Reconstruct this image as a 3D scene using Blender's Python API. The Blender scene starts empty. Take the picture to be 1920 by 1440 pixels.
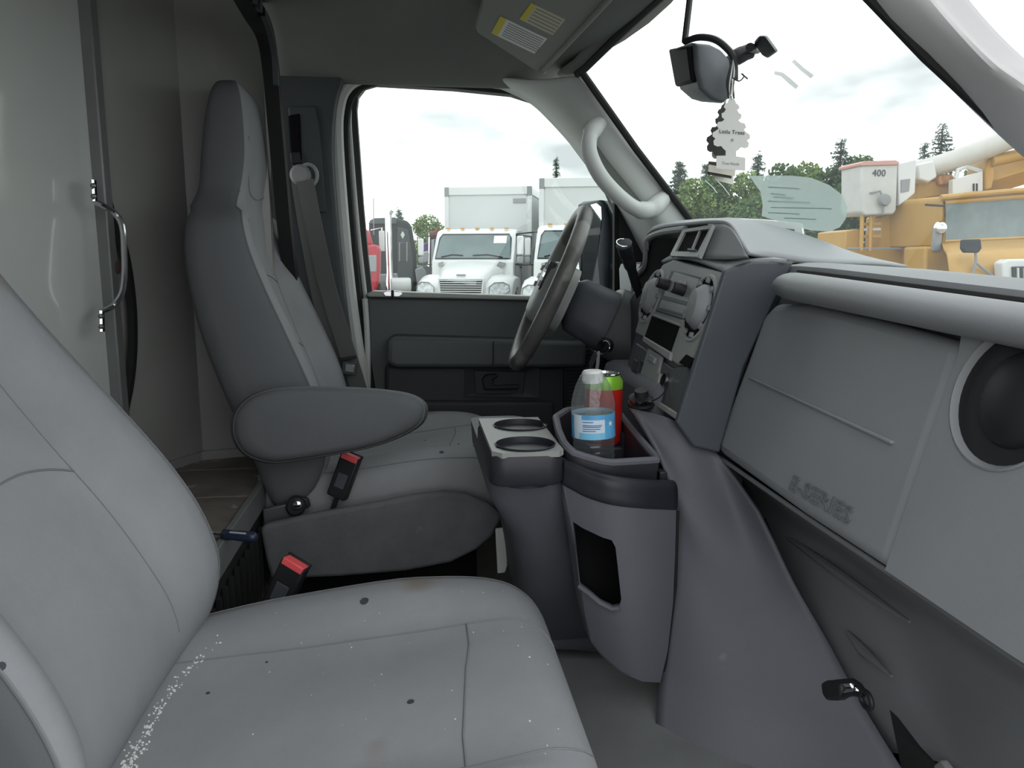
import bpy, bmesh, math, random
import numpy as np
from mathutils import Vector, Matrix

# ------------------------------------------------------------------ camera, world, light
SC = bpy.context.scene
COL = SC.collection
F = 1443.0
YAW = math.radians(7.1)
PIT = math.radians(-9.06)
CAM = np.array([0.0, 0.0, 1.65])
FWD = np.array([math.sin(YAW)*math.cos(PIT), math.cos(YAW)*math.cos(PIT), math.sin(PIT)])
RGT = np.array([math.cos(YAW), -math.sin(YAW), 0.0])
UPV = np.cross(RGT, FWD)
cd = bpy.data.cameras.new('camera')
cd.sensor_width = 36.0
cd.lens = 36.0*F/1920.0
cd.clip_start = 0.01
cd.clip_end = 1000
cam = bpy.data.objects.new('camera', cd)
COL.objects.link(cam)
cam.matrix_world = Matrix(((RGT[0], UPV[0], -FWD[0], CAM[0]), (RGT[1], UPV[1], -FWD[1], CAM[1]),
                           (RGT[2], UPV[2], -FWD[2], CAM[2]), (0, 0, 0, 1)))
SC.camera = cam
SC.view_settings.view_transform = 'Standard'
SC.view_settings.look = 'None'
SC.view_settings.exposure = 0.0
SC.view_settings.gamma = 1.0
SC.view_settings.use_curve_mapping = False
SKY = 2.5

w = bpy.data.worlds.new('overcast_sky')
SC.world = w
w.use_nodes = True
nt = w.node_tree
nt.nodes.clear()
o_ = nt.nodes.new('ShaderNodeOutputWorld')
bg = nt.nodes.new('ShaderNodeBackground')
tc = nt.nodes.new('ShaderNodeTexCoord')
mp = nt.nodes.new('ShaderNodeMapping'); mp.inputs['Scale'].default_value = (1.6, 1.6, 4.0)
mp.inputs['Location'].default_value = (0.3, 0.9, 0.2)
nz = nt.nodes.new('ShaderNodeTexNoise'); nz.inputs['Scale'].default_value = 2.1; nz.inputs['Detail'].default_value = 4
nz.inputs['Roughness'].default_value = 0.5
rp = nt.nodes.new('ShaderNodeValToRGB')
rp.color_ramp.elements[0].position = 0.33; rp.color_ramp.elements[0].color = (0.325, 0.338, 0.348, 1)
rp.color_ramp.elements[1].position = 0.58; rp.color_ramp.elements[1].color = (0.98, 1.0, 1.0, 1)
nt.links.new(tc.outputs['Generated'], mp.inputs['Vector'])
nt.links.new(mp.outputs['Vector'], nz.inputs['Vector'])
nt.links.new(nz.outputs['Fac'], rp.inputs['Fac'])
nt.links.new(rp.outputs['Color'], bg.inputs['Color'])
bg.inputs['Strength'].default_value = SKY
nt.links.new(bg.outputs['Background'], o_.inputs['Surface'])

# ------------------------------------------------------------------ pixel -> point in the cab
def ray(px, py):
    return FWD + RGT*(px-960)/F + UPV*(720-py)/F
def P(px, py, X=None, Y=None, Z=None):
    d = ray(px, py)
    t = X/d[0] if X is not None else (Y/d[1] if Y is not None else (Z-CAM[2])/d[2])
    return CAM + d*t
def PL(px, py, p0, n):
    d = ray(px, py)
    t = np.dot(np.array(p0)-CAM, n)/np.dot(d, n)
    return CAM + d*t
def unit(v):
    v = np.array(v, float); return v/np.linalg.norm(v)

# ------------------------------------------------------------------ materials
MATS = {}
def mat(name, col, rough=0.6, metal=0.0, var=0.0, vscale=6.0, bump=0.0, bscale=400.0, spec=0.4, alpha=1.0, stretch=None,
        spots=None, trans=0.0, emit=None, coat=0.0, sheen=0.0):
    m = bpy.data.materials.new(name); m.use_nodes = True
    t = m.node_tree; b = t.nodes['Principled BSDF']
    b.inputs['Base Color'].default_value = (*col, 1); b.inputs['Roughness'].default_value = rough
    b.inputs['Metallic'].default_value = metal; b.inputs['Specular IOR Level'].default_value = spec
    b.inputs['Alpha'].default_value = alpha; b.inputs['Transmission Weight'].default_value = trans
    b.inputs['Coat Weight'].default_value = coat; b.inputs['Sheen Weight'].default_value = sheen
    c = t.nodes.new('ShaderNodeTexCoord'); src = c.outputs['Object']
    if stretch:
        mm = t.nodes.new('ShaderNodeMapping'); mm.inputs['Scale'].default_value = stretch
        t.links.new(src, mm.inputs['Vector']); src = mm.outputs['Vector']
    colout = None
    if var > 0:
        n = t.nodes.new('ShaderNodeTexNoise'); n.inputs['Scale'].default_value = vscale; n.inputs['Detail'].default_value = 5
        n.inputs['Roughness'].default_value = 0.6
        t.links.new(src, n.inputs['Vector'])
        r = t.nodes.new('ShaderNodeValToRGB')
        r.color_ramp.elements[0].position = 0.3; r.color_ramp.elements[1].position = 0.7
        r.color_ramp.elements[0].color = (*[x*(1-var) for x in col], 1)
        r.color_ramp.elements[1].color = (*[min(1, x*(1+var)) for x in col], 1)
        t.links.new(n.outputs['Fac'], r.inputs['Fac'])
        colout = r.outputs['Color']
        if rough > 0.25:
            mr = t.nodes.new('ShaderNodeMapRange'); mr.inputs['To Min'].default_value = rough-0.07; mr.inputs['To Max'].default_value = rough+0.07
            t.links.new(n.outputs['Fac'], mr.inputs['Value']); t.links.new(mr.outputs['Result'], b.inputs['Roughness'])
    if spots:
        # spots = (colour, scale, threshold) : worn flecks with their own shape
        sc, ss, th = spots
        n2 = t.nodes.new('ShaderNodeTexNoise'); n2.inputs['Scale'].default_value = ss; n2.inputs['Detail'].default_value = 3
        t.links.new(src, n2.inputs['Vector'])
        r2 = t.nodes.new('ShaderNodeValToRGB'); r2.color_ramp.elements[0].position = th; r2.color_ramp.elements[1].position = th+0.05
        t.links.new(n2.outputs['Fac'], r2.inputs['Fac'])
        mx = t.nodes.new('ShaderNodeMix'); mx.data_type = 'RGBA'
        t.links.new(r2.outputs['Color'], mx.inputs['Factor'])
        if colout: t.links.new(colout, mx.inputs['A'])
        else: mx.inputs['A'].default_value = (*col, 1)
        mx.inputs['B'].default_value = (*sc, 1)
        colout = mx.outputs['Result']
    if colout: t.links.new(colout, b.inputs['Base Color'])
    if bump > 0:
        n3 = t.nodes.new('ShaderNodeTexNoise'); n3.inputs['Scale'].default_value = bscale; n3.inputs['Detail'].default_value = 2
        t.links.new(src, n3.inputs['Vector'])
        bp = t.nodes.new('ShaderNodeBump'); bp.inputs['Strength'].default_value = bump; bp.inputs['Distance'].default_value = 0.001
        t.links.new(n3.outputs['Fac'], bp.inputs['Height']); t.links.new(bp.outputs['Normal'], b.inputs['Normal'])
    if emit:
        b.inputs['Emission Color'].default_value = (*emit[0], 1); b.inputs['Emission Strength'].default_value = emit[1]
    MATS[name] = m
    return m
def glass_mat(name, tint, refl=0.06, rough=0.0, haze=0.0, hazecol=(0.8, 0.85, 0.85)):
    m = bpy.data.materials.new(name); m.use_nodes = True
    t = m.node_tree; t.nodes.clear()
    o = t.nodes.new('ShaderNodeOutputMaterial'); tr = t.nodes.new('ShaderNodeBsdfTransparent'); gl = t.nodes.new('ShaderNodeBsdfGlossy')
    tr.inputs['Color'].default_value = (*tint, 1); gl.inputs['Roughness'].default_value = rough
    gl.inputs['Color'].default_value = (1, 1, 1, 1)
    lw = t.nodes.new('ShaderNodeLayerWeight'); lw.inputs['Blend'].default_value = 0.5
    pw = t.nodes.new('ShaderNodeMath'); pw.operation = 'POWER'; pw.inputs[1].default_value = 4.0
    fr = t.nodes.new('ShaderNodeMath'); fr.operation = 'MULTIPLY_ADD'; fr.inputs[1].default_value = 0.6; fr.inputs[2].default_value = refl*0.6
    t.links.new(lw.outputs['Facing'], pw.inputs[0]); t.links.new(pw.outputs[0], fr.inputs[0])
    mx = t.nodes.new('ShaderNodeMixShader')
    t.links.new(fr.outputs[0], mx.inputs['Fac']); t.links.new(tr.outputs['BSDF'], mx.inputs[1]); t.links.new(gl.outputs['BSDF'], mx.inputs[2])
    last = mx.outputs['Shader']
    if haze > 0:
        df = t.nodes.new('ShaderNodeBsdfTranslucent'); df.inputs['Color'].default_value = (*hazecol, 1)
        m2 = t.nodes.new('ShaderNodeMixShader'); m2.inputs['Fac'].default_value = haze
        t.links.new(last, m2.inputs[1]); t.links.new(df.outputs['BSDF'], m2.inputs[2]); last = m2.outputs['Shader']
    t.links.new(last, o.inputs['Surface'])
    MATS[name] = m
    return m

M = {}
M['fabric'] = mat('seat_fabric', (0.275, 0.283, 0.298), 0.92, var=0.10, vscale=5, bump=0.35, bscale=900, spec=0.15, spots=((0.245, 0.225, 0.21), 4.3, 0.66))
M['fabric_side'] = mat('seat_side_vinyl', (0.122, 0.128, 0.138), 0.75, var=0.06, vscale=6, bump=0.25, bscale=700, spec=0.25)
M['seam'] = mat('seat_seam_thread', (0.19, 0.195, 0.205), 0.9)
M['carpet'] = mat('valance_carpet', (0.135, 0.138, 0.145), 0.98, var=0.2, vscale=9, bump=0.8, bscale=500, spec=0.1, spots=((0.21, 0.205, 0.2), 22, 0.72))
M['dash'] = mat('dash_plastic', (0.245, 0.256, 0.27), 0.5, var=0.05, vscale=5, bump=0.22, bscale=900, spec=0.4)
M['knee'] = mat('lower_dash_plastic', (0.17, 0.178, 0.19), 0.55, var=0.06, vscale=5, bump=0.2, bscale=900)
M['dash_dark'] = mat('dash_dark_plastic', (0.065, 0.072, 0.085), 0.5, var=0.1, vscale=6, bump=0.2, bscale=900, spec=0.4)
M['trim_grey'] = mat('console_grey_plastic', (0.27, 0.283, 0.278), 0.45, var=0.08, vscale=8, bump=0.12, bscale=900)
M['console'] = mat('engine_cover_plastic', (0.115, 0.118, 0.138), 0.6, var=0.07, vscale=5, bump=0.2, bscale=800, spots=((0.20, 0.20, 0.215), 9, 0.74))
M['band'] = mat('console_band_dark', (0.022, 0.023, 0.03), 0.45, var=0.1, vscale=12, bump=0.1, bscale=900)
M['black'] = mat('black_plastic', (0.016, 0.017, 0.02), 0.5, bump=0.1, bscale=800)
M['rubber'] = mat('black_rubber', (0.012, 0.012, 0.013), 0.75)
M['void'] = mat('dark_void', (0.008, 0.008, 0.009), 0.95, spec=0.1)  # near-black for slots and hollows: their shade is put into the colour
M['headliner'] = mat('headliner_cloth', (0.19, 0.20, 0.19), 0.95, var=0.04, vscale=7, bump=0.3, bscale=700, spec=0.1)
M['visor'] = mat('visor_cloth', (0.30, 0.31, 0.29), 0.9, bump=0.2, bscale=700, spec=0.15)
M['pillar'] = mat('pillar_light_plastic', (0.55, 0.575, 0.56), 0.5, var=0.03, vscale=5, bump=0.15, bscale=800)
M['pillar_dark'] = mat('pillar_dark_plastic', (0.048, 0.056, 0.062), 0.6, var=0.06, vscale=5, bump=0.2, bscale=800)
M['pillar_near'] = mat('pillar_near_plastic', (0.45, 0.445, 0.45), 0.55, bump=0.15, bscale=800)
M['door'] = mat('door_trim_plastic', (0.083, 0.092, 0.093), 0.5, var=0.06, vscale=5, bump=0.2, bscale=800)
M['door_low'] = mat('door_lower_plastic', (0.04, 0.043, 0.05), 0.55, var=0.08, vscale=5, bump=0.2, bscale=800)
M['door_top'] = mat('door_sill_lit', (0.36, 0.38, 0.36), 0.5, bump=0.1, bscale=800)  # lit top edge of the door panel, its brightness put into the colour
M['frp'] = mat('white_gloss_panel', (0.50, 0.525, 0.51), 0.09, var=0.05, vscale=3, spec=0.5, spots=((0.42, 0.42, 0.40), 3.2, 0.70))
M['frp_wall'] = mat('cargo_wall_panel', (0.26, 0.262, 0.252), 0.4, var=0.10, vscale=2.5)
M['alu'] = mat('dull_aluminium', (0.22, 0.23, 0.23), 0.5, metal=0.4, var=0.1, vscale=10)
M['chrome'] = mat('chrome', (0.75, 0.77, 0.78), 0.12, metal=1.0)
M['wood'] = mat('worn_cargo_floor', (0.15, 0.135, 0.12), 0.85, var=0.35, vscale=7, bump=0.4, bscale=60, spots=((0.36, 0.35, 0.33), 16, 0.62))
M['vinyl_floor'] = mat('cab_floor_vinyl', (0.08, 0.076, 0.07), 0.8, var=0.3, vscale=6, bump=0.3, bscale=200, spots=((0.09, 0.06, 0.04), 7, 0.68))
M['mat_floor'] = mat('grey_floor_mat', (0.185, 0.193, 0.195), 0.75, var=0.15, vscale=6, bump=0.3, bscale=300, spots=((0.10, 0.05, 0.035), 9, 0.74))
M['belt'] = mat('belt_webbing', (0.12, 0.123, 0.12), 0.85, bump=0.3, bscale=900)
M['red'] = mat('buckle_red', (0.85, 0.11, 0.12), 0.4, bump=0.05)
M['steel'] = mat('dark_steel', (0.20, 0.20, 0.21), 0.4, metal=0.8)
M['white_plastic'] = mat('white_plastic', (0.72, 0.73, 0.71), 0.4)
M['paper'] = mat('white_paper', (0.80, 0.81, 0.80), 0.8)
M['ink'] = mat('dark_ink', (0.05, 0.05, 0.06), 0.8)
M['grey_ink'] = mat('grey_ink', (0.33, 0.33, 0.33), 0.8)
M['yellow_ink'] = mat('yellow_print', (0.72, 0.62, 0.06), 0.7)
M['glass'] = glass_mat('clear_window_glass', (0.93, 0.97, 0.955), 0.03)
M['ws_glass'] = glass_mat('windscreen_glass', (0.925, 0.975, 0.955), 0.035, haze=0.03)
M['sticker'] = glass_mat('translucent_film', (0.75, 0.80, 0.79), 0.02, haze=0.44, hazecol=(0.50, 0.54, 0.53))
M['tape'] = glass_mat('tape_residue', (0.78, 0.79, 0.79), 0.02, haze=0.55, hazecol=(0.55, 0.55, 0.55))
M['crack'] = glass_mat('glass_scratch', (0.9, 0.95, 0.93), 0.05, haze=0.5, hazecol=(0.85, 0.9, 0.9))

# ------------------------------------------------------------------ mesh helpers
WL = {}
def _w(o): return WL.get(o.name, np.zeros(3))
def thing(name, loc=(0, 0, 0), label=None, cat=None, group=None, kind=None):
    o = bpy.data.objects.new(name, None); COL.objects.link(o); o.empty_display_size = 0.05
    o.location = loc; WL[o.name] = np.array(loc, float)
    tag(o, label, cat, group, kind)
    return o
def tag(o, label=None, cat=None, group=None, kind=None):
    if label: o['label'] = label
    if cat: o['category'] = cat
    if group: o['group'] = group
    if kind: o['kind'] = kind
    return o
def mk(name, vf, m, parent=None, smooth=35, bevel=0, seg=2, sub=0, label=None, cat=None, group=None, kind=None, solid=0, flip=True):
    v, f = vf
    v = np.array([tuple(map(float, p)) for p in v])
    c = (v.min(0)+v.max(0))/2
    if parent is None: c[2] = v[:, 2].min()
    me = bpy.data.meshes.new(name)
    me.from_pydata((v-c).tolist(), [], [tuple(x) for x in f])
    bm = bmesh.new(); bm.from_mesh(me)
    bmesh.ops.remove_doubles(bm, verts=bm.verts, dist=1e-6)
    if flip: bmesh.ops.recalc_face_normals(bm, faces=bm.faces)
    bm.to_mesh(me); bm.free()
    me.materials.append(M[m] if isinstance(m, str) else m)
    if smooth:
        me.shade_smooth()
        if not sub: me.set_sharp_from_angle(angle=math.radians(smooth))
    o = bpy.data.objects.new(name, me); COL.objects.link(o)
    if solid:
        md = o.modifiers.new('thickness', 'SOLIDIFY'); md.thickness = solid; md.offset = 0
    if bevel:
        md = o.modifiers.new('round', 'BEVEL'); md.width = bevel; md.segments = seg; md.limit_method = 'ANGLE'; md.angle_limit = math.radians(32)
    if sub:
        md = o.modifiers.new('smooth', 'SUBSURF'); md.levels = sub; md.render_levels = sub
    if parent is not None:
        o.parent = parent; o.location = c-_w(parent)
    else:
        o.location = c
    WL[o.name] = c
    tag(o, label, cat, group, kind)
    return o
def merge(*ms):
    V = []; Fc = []
    for v, f in ms:
        b = len(V); V += [tuple(p) for p in v]; Fc += [tuple(i+b for i in x) for x in f]
    return V, Fc
def box(c, s, R=None):
    c = np.array(c, float); h = np.array(s, float)/2
    V = []
    for x in (-1, 1):
        for y in (-1, 1):
            for z in (-1, 1):
                p = np.array([x, y, z])*h
                if R is not None: p = np.array(R @ Vector(p))
                V.append(tuple(c+p))
    return V, [(0, 1, 3, 2), (4, 6, 7, 5), (0, 4, 5, 1), (2, 3, 7, 6), (0, 2, 6, 4), (1, 5, 7, 3)]
def basis(ax, ay, az):
    return Matrix(((ax[0], ay[0], az[0]), (ax[1], ay[1], az[1]), (ax[2], ay[2], az[2])))
def prism(pts, vec):
    n = len(pts); v = np.array(vec, float)
    V = [tuple(p) for p in pts]+[tuple(np.array(p)+v) for p in pts]
    Fc = [tuple(range(n)), tuple(range(2*n-1, n-1, -1))]
    for i in range(n):
        j = (i+1) % n; Fc.append((i, j, n+j, n+i))
    return V, Fc
def loft(rings, cap=True, closed=True, caps=None):
    n = len(rings[0]); V = [tuple(p) for r in rings for p in r]; Fc = []
    for k in range(len(rings)-1):
        for i in range(n if closed else n-1):
            j = (i+1) % n
            Fc.append((k*n+i, k*n+j, (k+1)*n+j, (k+1)*n+i))
    if cap and closed:
        Fc.append(tuple(range(n-1, -1, -1))); Fc.append(tuple(range((len(rings)-1)*n, len(rings)*n)))
    return V, Fc
def cr(pts, n=6, closed=False):
    p = [np.array(q, float) for q in pts]; N = len(p); out = []
    segs = N if closed else N-1
    for i in range(segs):
        if closed: a, b, c, d = p[i-1], p[i], p[(i+1) % N], p[(i+2) % N]
        else:
            b, c = p[i], p[i+1]
            a = p[i-1] if i > 0 else 2*b-c
            d = p[i+2] if i+2 < N else 2*c-b
        for k in range(n):
            t = k/n
            out.append(0.5*((2*b)+(-a+c)*t+(2*a-5*b+4*c-d)*t*t+(-a+3*b-3*c+d)*t**3))
    if not closed: out.append(p[-1])
    return out
def tube(path, r, n=8, cap=True, flat=None, up=None, closed=False):
    """sweep; r scalar or per point; flat=(a,b) scales the section on (side, up)"""
    p = [np.array(q, float) for q in path]; N = len(p)
    rs = [r]*N if np.isscalar(r) else list(r)
    rings = []; prev = None
    for i in range(N):
        if closed: t = p[(i+1) % N]-p[i-1]
        else: t = p[min(i+1, N-1)]-p[max(i-1, 0)]
        t = unit(t)
        if up is not None: u = np.array(up, float)
        elif prev is not None: u = prev
        else: u = np.array([0, 0, 1.0]) if abs(t[2]) < 0.9 else np.array([1.0, 0, 0])
        u = u-t*np.dot(u, t); u = unit(u); prev = u
        s = np.cross(t, u)
        a, b = flat if flat else (1, 1)
        rings.append([p[i]+rs[i]*(a*math.cos(2*math.pi*k/n)*s+b*math.sin(2*math.pi*k/n)*u) for k in range(n)])
    if closed: rings.append(rings[0]); return loft(rings, cap=False)
    return loft(rings, cap=cap)
def strap(path, wvec, width, th):
    """flat band along path, width along wvec (per point or one vector)"""
    p = [np.array(q, float) for q in path]; N = len(p); rings = []
    for i in range(N):
        t = unit(p[min(i+1, N-1)]-p[max(i-1, 0)])
        wv = np.array(wvec[i] if isinstance(wvec[0], (list, tuple, np.ndarray)) else wvec, float)
        wv = unit(wv-t*np.dot(wv, t)); nn = np.cross(t, wv)
        ww = width if np.isscalar(width) else width[i]
        rings.append([p[i]+wv*ww/2+nn*th/2, p[i]-wv*ww/2+nn*th/2, p[i]-wv*ww/2-nn*th/2, p[i]+wv*ww/2-nn*th/2])
    return loft(rings)
def lathe(prof, c, ax=(0, 0, 1), n=24, cap=True):
    ax = unit(ax); c = np.array(c, float)
    u = np.cross(ax, [0, 0, 1.0]) if abs(ax[2]) < 0.9 else np.cross(ax, [1.0, 0, 0])
    u = unit(u); s = np.cross(ax, u)
    rings = [[c+ax*h+r*(math.cos(2*math.pi*k/n)*u+math.sin(2*math.pi*k/n)*s) for k in range(n)] for r, h in prof]
    return loft(rings, cap=cap)
def frame(outer, inner, vec):
    """plate with a hole; outer and inner have the same count"""
    n = len(outer); v = np.array(vec, float)
    V = [tuple(p) for p in outer]+[tuple(p) for p in inner]+[tuple(np.array(p)+v) for p in outer]+[tuple(np.array(p)+v) for p in inner]
    Fc = []
    for i in range(n):
        j = (i+1) % n
        Fc += [(i, j, n+j, n+i), (2*n+i, 3*n+i, 3*n+j, 2*n+j), (i, 2*n+i, 2*n+j, j), (n+i, n+j, 3*n+j, 3*n+i)]
    return V, Fc
def patch(rows, n=5, m=5):
    """rows of points -> smooth grid"""
    g = [cr(r, n) for r in rows]
    cols = [cr([g[i][k] for i in range(len(g))], m) for k in range(len(g[0]))]
    R = len(cols[0]); Cn = len(cols)
    V = [tuple(cols[c][r]) for r in range(R) for c in range(Cn)]
    Fc = [(r*Cn+c, r*Cn+c+1, (r+1)*Cn+c+1, (r+1)*Cn+c) for r in range(R-1) for c in range(Cn-1)]
    return V, Fc
def rrect(w, h, r, n=4):
    """rounded rectangle outline (2d) counter-clockwise"""
    out = []
    for cx, cy, a0 in ((w/2-r, h/2-r, 0), (-w/2+r, h/2-r, 90), (-w/2+r, -h/2+r, 180), (w/2-r, -h/2+r, 270)):
        for k in range(n+1):
            a = math.radians(a0+90*k/n); out.append((cx+r*math.cos(a), cy+r*math.sin(a)))
    return out
def resample(pts, n, closed=True):
    p = [np.array(q, float) for q in pts]
    if closed: p = p+[p[0]]
    L = [0]
    for a, b in zip(p, p[1:]): L.append(L[-1]+np.linalg.norm(b-a))
    out = []
    for k in range(n):
        d = L[-1]*k/(n if closed else n-1)
        i = 0
        while i < len(L)-2 and L[i+1] < d: i += 1
        t = (d-L[i])/max(1e-9, L[i+1]-L[i]); out.append(p[i]+(p[i+1]-p[i])*min(1, t))
    return out
def angular(outer, inner, n):
    """sample two closed 2-d outlines at matching directions seen from the inner centre"""
    c = np.mean(np.array(inner), 0)
    def hit(poly, a):
        d = np.array([math.cos(a), math.sin(a)]); best = None
        for i in range(len(poly)):
            p = np.array(poly[i])-c; q = np.array(poly[(i+1) % len(poly)])-c; e = q-p
            den = d[0]*e[1]-d[1]*e[0]
            if abs(den) < 1e-12: continue
            t = (p[0]*e[1]-p[1]*e[0])/den; s = (p[0]*d[1]-p[1]*d[0])/den
            if t > 0 and -2e-4 <= s <= 1+2e-4 and (best is None or t > best): best = t
        return c+d*best
    A = [2*math.pi*k/n for k in range(n)]
    for poly in (outer, inner):
        for q in poly:
            A.append(math.atan2(q[1]-c[1], q[0]-c[0]) % (2*math.pi))
    A = sorted(set(round(a, 4) for a in A))
    return [hit(outer, a) for a in A], [hit(inner, a) for a in A]
def text_mesh(s, size, c, ax, ay, depth=0.001, sx=1.0, shear=0.0, bold=0.0):
    cu = bpy.data.curves.new('txt', 'FONT'); cu.body = s; cu.size = size; cu.align_x = 'CENTER'; cu.align_y = 'CENTER'
    cu.extrude = depth/2; cu.shear = shear; cu.offset = bold; cu.resolution_u = 2
    ob = bpy.data.objects.new('txt', cu); COL.objects.link(ob)
    dg = bpy.context.evaluated_depsgraph_get(); me = bpy.data.meshes.new_from_object(ob.evaluated_get(dg))
    ax = unit(ax); ay = unit(ay); az = np.cross(ax, ay); c = np.array(c, float)
    V = [tuple(c+ax*v.co.x*sx+ay*v.co.y+az*v.co.z) for v in me.vertices]
    Fc = [tuple(p.vertices) for p in me.polygons]
    bpy.data.objects.remove(ob); bpy.data.curves.remove(cu); bpy.data.meshes.remove(me)
    return V, Fc
def copy_tree(o, parent=None):
    c = o.copy(); COL.objects.link(c)
    if parent is not None: c.parent = parent
    for ch in [x for x in bpy.data.objects if x.parent == o]: copy_tree(ch, c)
    return c
# ------------------------------------------------------------------ the cab shell
YC = 1.365
def wsx(Y, z):
    b = 0.09*max(0.0, 1-((Y-YC)/0.52)**2)
    return 0.393+(2.079-z)/1.061+b
def WS(px, py, off=0.0):
    d = ray(px, py); lo, hi = 0.2, 3.0
    for _ in range(50):
        m_ = (lo+hi)/2; p = CAM+d*m_
        if p[0] < wsx(p[1], p[2])-off: lo = m_
        else: hi = m_
    return CAM+d*lo

# floor of the cab
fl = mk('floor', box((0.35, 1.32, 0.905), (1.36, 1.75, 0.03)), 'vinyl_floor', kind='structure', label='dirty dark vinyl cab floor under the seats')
mk('floor_mat', patch([[(-0.02, 0.66, 0.93), (0.2, 0.66, 0.928), (0.5, 0.66, 0.93), (0.62, 0.66, 0.96)],
                       [(-0.02, 0.95, 0.93), (0.2, 0.95, 0.93), (0.5, 0.95, 0.935), (0.62, 0.95, 0.96)],
                       [(-0.02, 1.12, 0.935), (0.2, 1.13, 0.932), (0.42, 1.13, 0.95), (0.6, 1.12, 1.0)],
                       [(-0.02, 1.27, 0.935), (0.2, 1.30, 0.945), (0.40, 1.24, 0.955), (0.6, 1.2, 1.0)]], 5, 5), 'mat_floor', solid=0.008,
   label='thin grey floor mat below the front passenger seat', cat='floor mat')
# raised cargo floor: a wooden deck with a metal edge and black riser
cf = mk('cargo_floor', box((-0.66, 1.32, 1.10), (0.69, 2.2, 0.196)), 'rubber', kind='structure', label='raised cargo floor behind the seats, scuffed boards over a black riser')
for k in range(9):
    y0 = 0.25+k*0.205
    mk('plank', box((-0.665, y0+0.1, 1.199), (0.69, 0.2005, 0.012)), 'wood', cf, bevel=0.002)
mk('edge_strip', box((-0.316, 1.3, 1.186), (0.012, 2.1, 0.05)), 'alu', cf, bevel=0.002)
mk('riser_rib', merge(*[box((-0.308, 0.4+0.04*k, 1.04), (0.006, 0.012, 0.20)) for k in range(44)]), 'rubber', cf, kind='stuff')

# bulkhead: short return wall behind the driver seat and the angled wall towards the centre
bw = mk('wall_rear', prism([(-0.325, 1.845, 1.19), (-0.41, 1.80, 1.19), (-0.487, 1.778, 1.19), (-0.60, 1.57, 1.19), (-0.615, 1.45, 1.19),
                            (-0.64, 1.45, 1.19), (-0.63, 1.58, 1.19), (-0.51, 1.80, 1.19), (-0.41, 1.83, 1.19), (-0.325, 1.875, 1.19)], (0, 0, 1.25)),
        'frp_wall', smooth=0, kind='structure', label='white cargo bulkhead panel behind the driver seat')
mk('floor_trim', merge(box((-0.545, 1.672, 1.215), (0.012, 0.24, 0.02), Matrix.Rotation(math.radians(-28), 3, 'Z')),
                       box((-0.44, 1.785, 1.215), (0.11, 0.01, 0.02), Matrix.Rotation(math.radians(14), 3, 'Z'))), 'frp_wall', bw)
mk('wall_back', box((-0.82, 0.7, 1.8), (0.02, 1.7, 1.25)), 'frp_wall', kind='structure', label='cargo wall closing off the box behind the sliding door')
mk('wall_right', box((-0.68, 0.18, 1.6), (0.70, 0.03, 1.7)), 'frp_wall', kind='structure', label='cargo body side wall next to the open passenger doorway')
mk('wall_left', box((-0.45, 2.22, 1.4), (0.55, 0.04, 2.0)), 'pillar_dark', kind='structure', label='body side behind the driver door')
# sliding door with edge rail and grab handle
sd = thing('door_2', (-0.59, 1.0, 1.2), 'glossy white sliding cargo door behind the front passenger seat', None, None, 'structure')
mk('door_panel', box((-0.668, 1.0, 1.81), (0.022, 1.10, 1.20), Matrix.Rotation(math.radians(-7.5), 3, 'Z')), 'frp', sd, bevel=0.002)
e0 = P(158, 0, X=-0.578); e1 = P(196, 760, X=-0.578)
mk('edge_rail', box((-0.585, 1.558, 1.81), (0.040, 0.034, 1.21)), 'alu', sd, bevel=0.003)
# handle
def hp(px, py, X): return P(px, py, X=X)
ha, hb = hp(176, 352, -0.562), hp(191, 605, -0.562)
gh = mk('grab_handle', tube(cr([hp(178, 378, -0.562), hp(192, 385, -0.553), hp(215, 400, -0.54), hp(229, 425, -0.53), hp(233, 480, -0.527), hp(233, 520, -0.527),
                    hp(228, 550, -0.532), hp(214, 571, -0.545), hp(200, 580, -0.555), hp(190, 584, -0.562)], 5), 0.0065, 10, flat=(1.3, 0.8)), 'chrome', sd, label='bent chrome grab handle')
for (a, b) in (((175, 338), (177, 378)), ((190, 583), (191, 622))):
    mk('mount_plate', tube([hp(*a, -0.561), hp(*b, -0.561)], 0.008, 8, flat=(1.0, 0.6)), 'chrome', gh)
    for t in (0.25, 0.75):
        q = hp(a[0]+(b[0]-a[0])*t, a[1]+(b[1]-a[1])*t, -0.556)
        mk('screw', lathe([(0.0045, -0.003), (0.0045, 0.001), (0.002, 0.003)], q, (1, -0.6, 0), 8), 'steel', gh)
# bowed rubber seal on the bulkhead and bumper knob
def bkp(px, py): return PL(px, py, (-0.487+0.012, 1.778-0.006, 1.5), unit((0.21, -0.113, 0)))
sl = mk('rubber_seal', strap(cr([bkp(168, 215), bkp(178, 275), bkp(200, 375), bkp(232, 470), bkp(246, 560), bkp(249, 640), bkp(244, 710), bkp(233, 770), bkp(215, 850)], 5),
                              (0, -1, 0.0), [0.004]*5+[0.012]*5+[0.02]*31, 0.012), 'rubber', None,
        label='black rubber seal bowing out from the white cargo bulkhead', cat='seal')
kb = bkp(204, 502)
kn = thing('bumper_knob', tuple(kb), 'small rusty bumper knob beside the chrome grab handle', 'knob')
mk('stem', lathe([(0.014, 0.0), (0.012, 0.02)], kb-np.array([0.012, -0.006, 0]), (0.88, -0.47, 0), 14), 'frp_wall', kn)
mk('tip', lathe([(0.013, 0.0), (0.013, 0.012), (0.006, 0.015)], kb+np.array([0.006, -0.003, 0]), (0.88, -0.47, 0), 14), mat('rust_rubber', (0.06, 0.035, 0.03), 0.7), kn)

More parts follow.
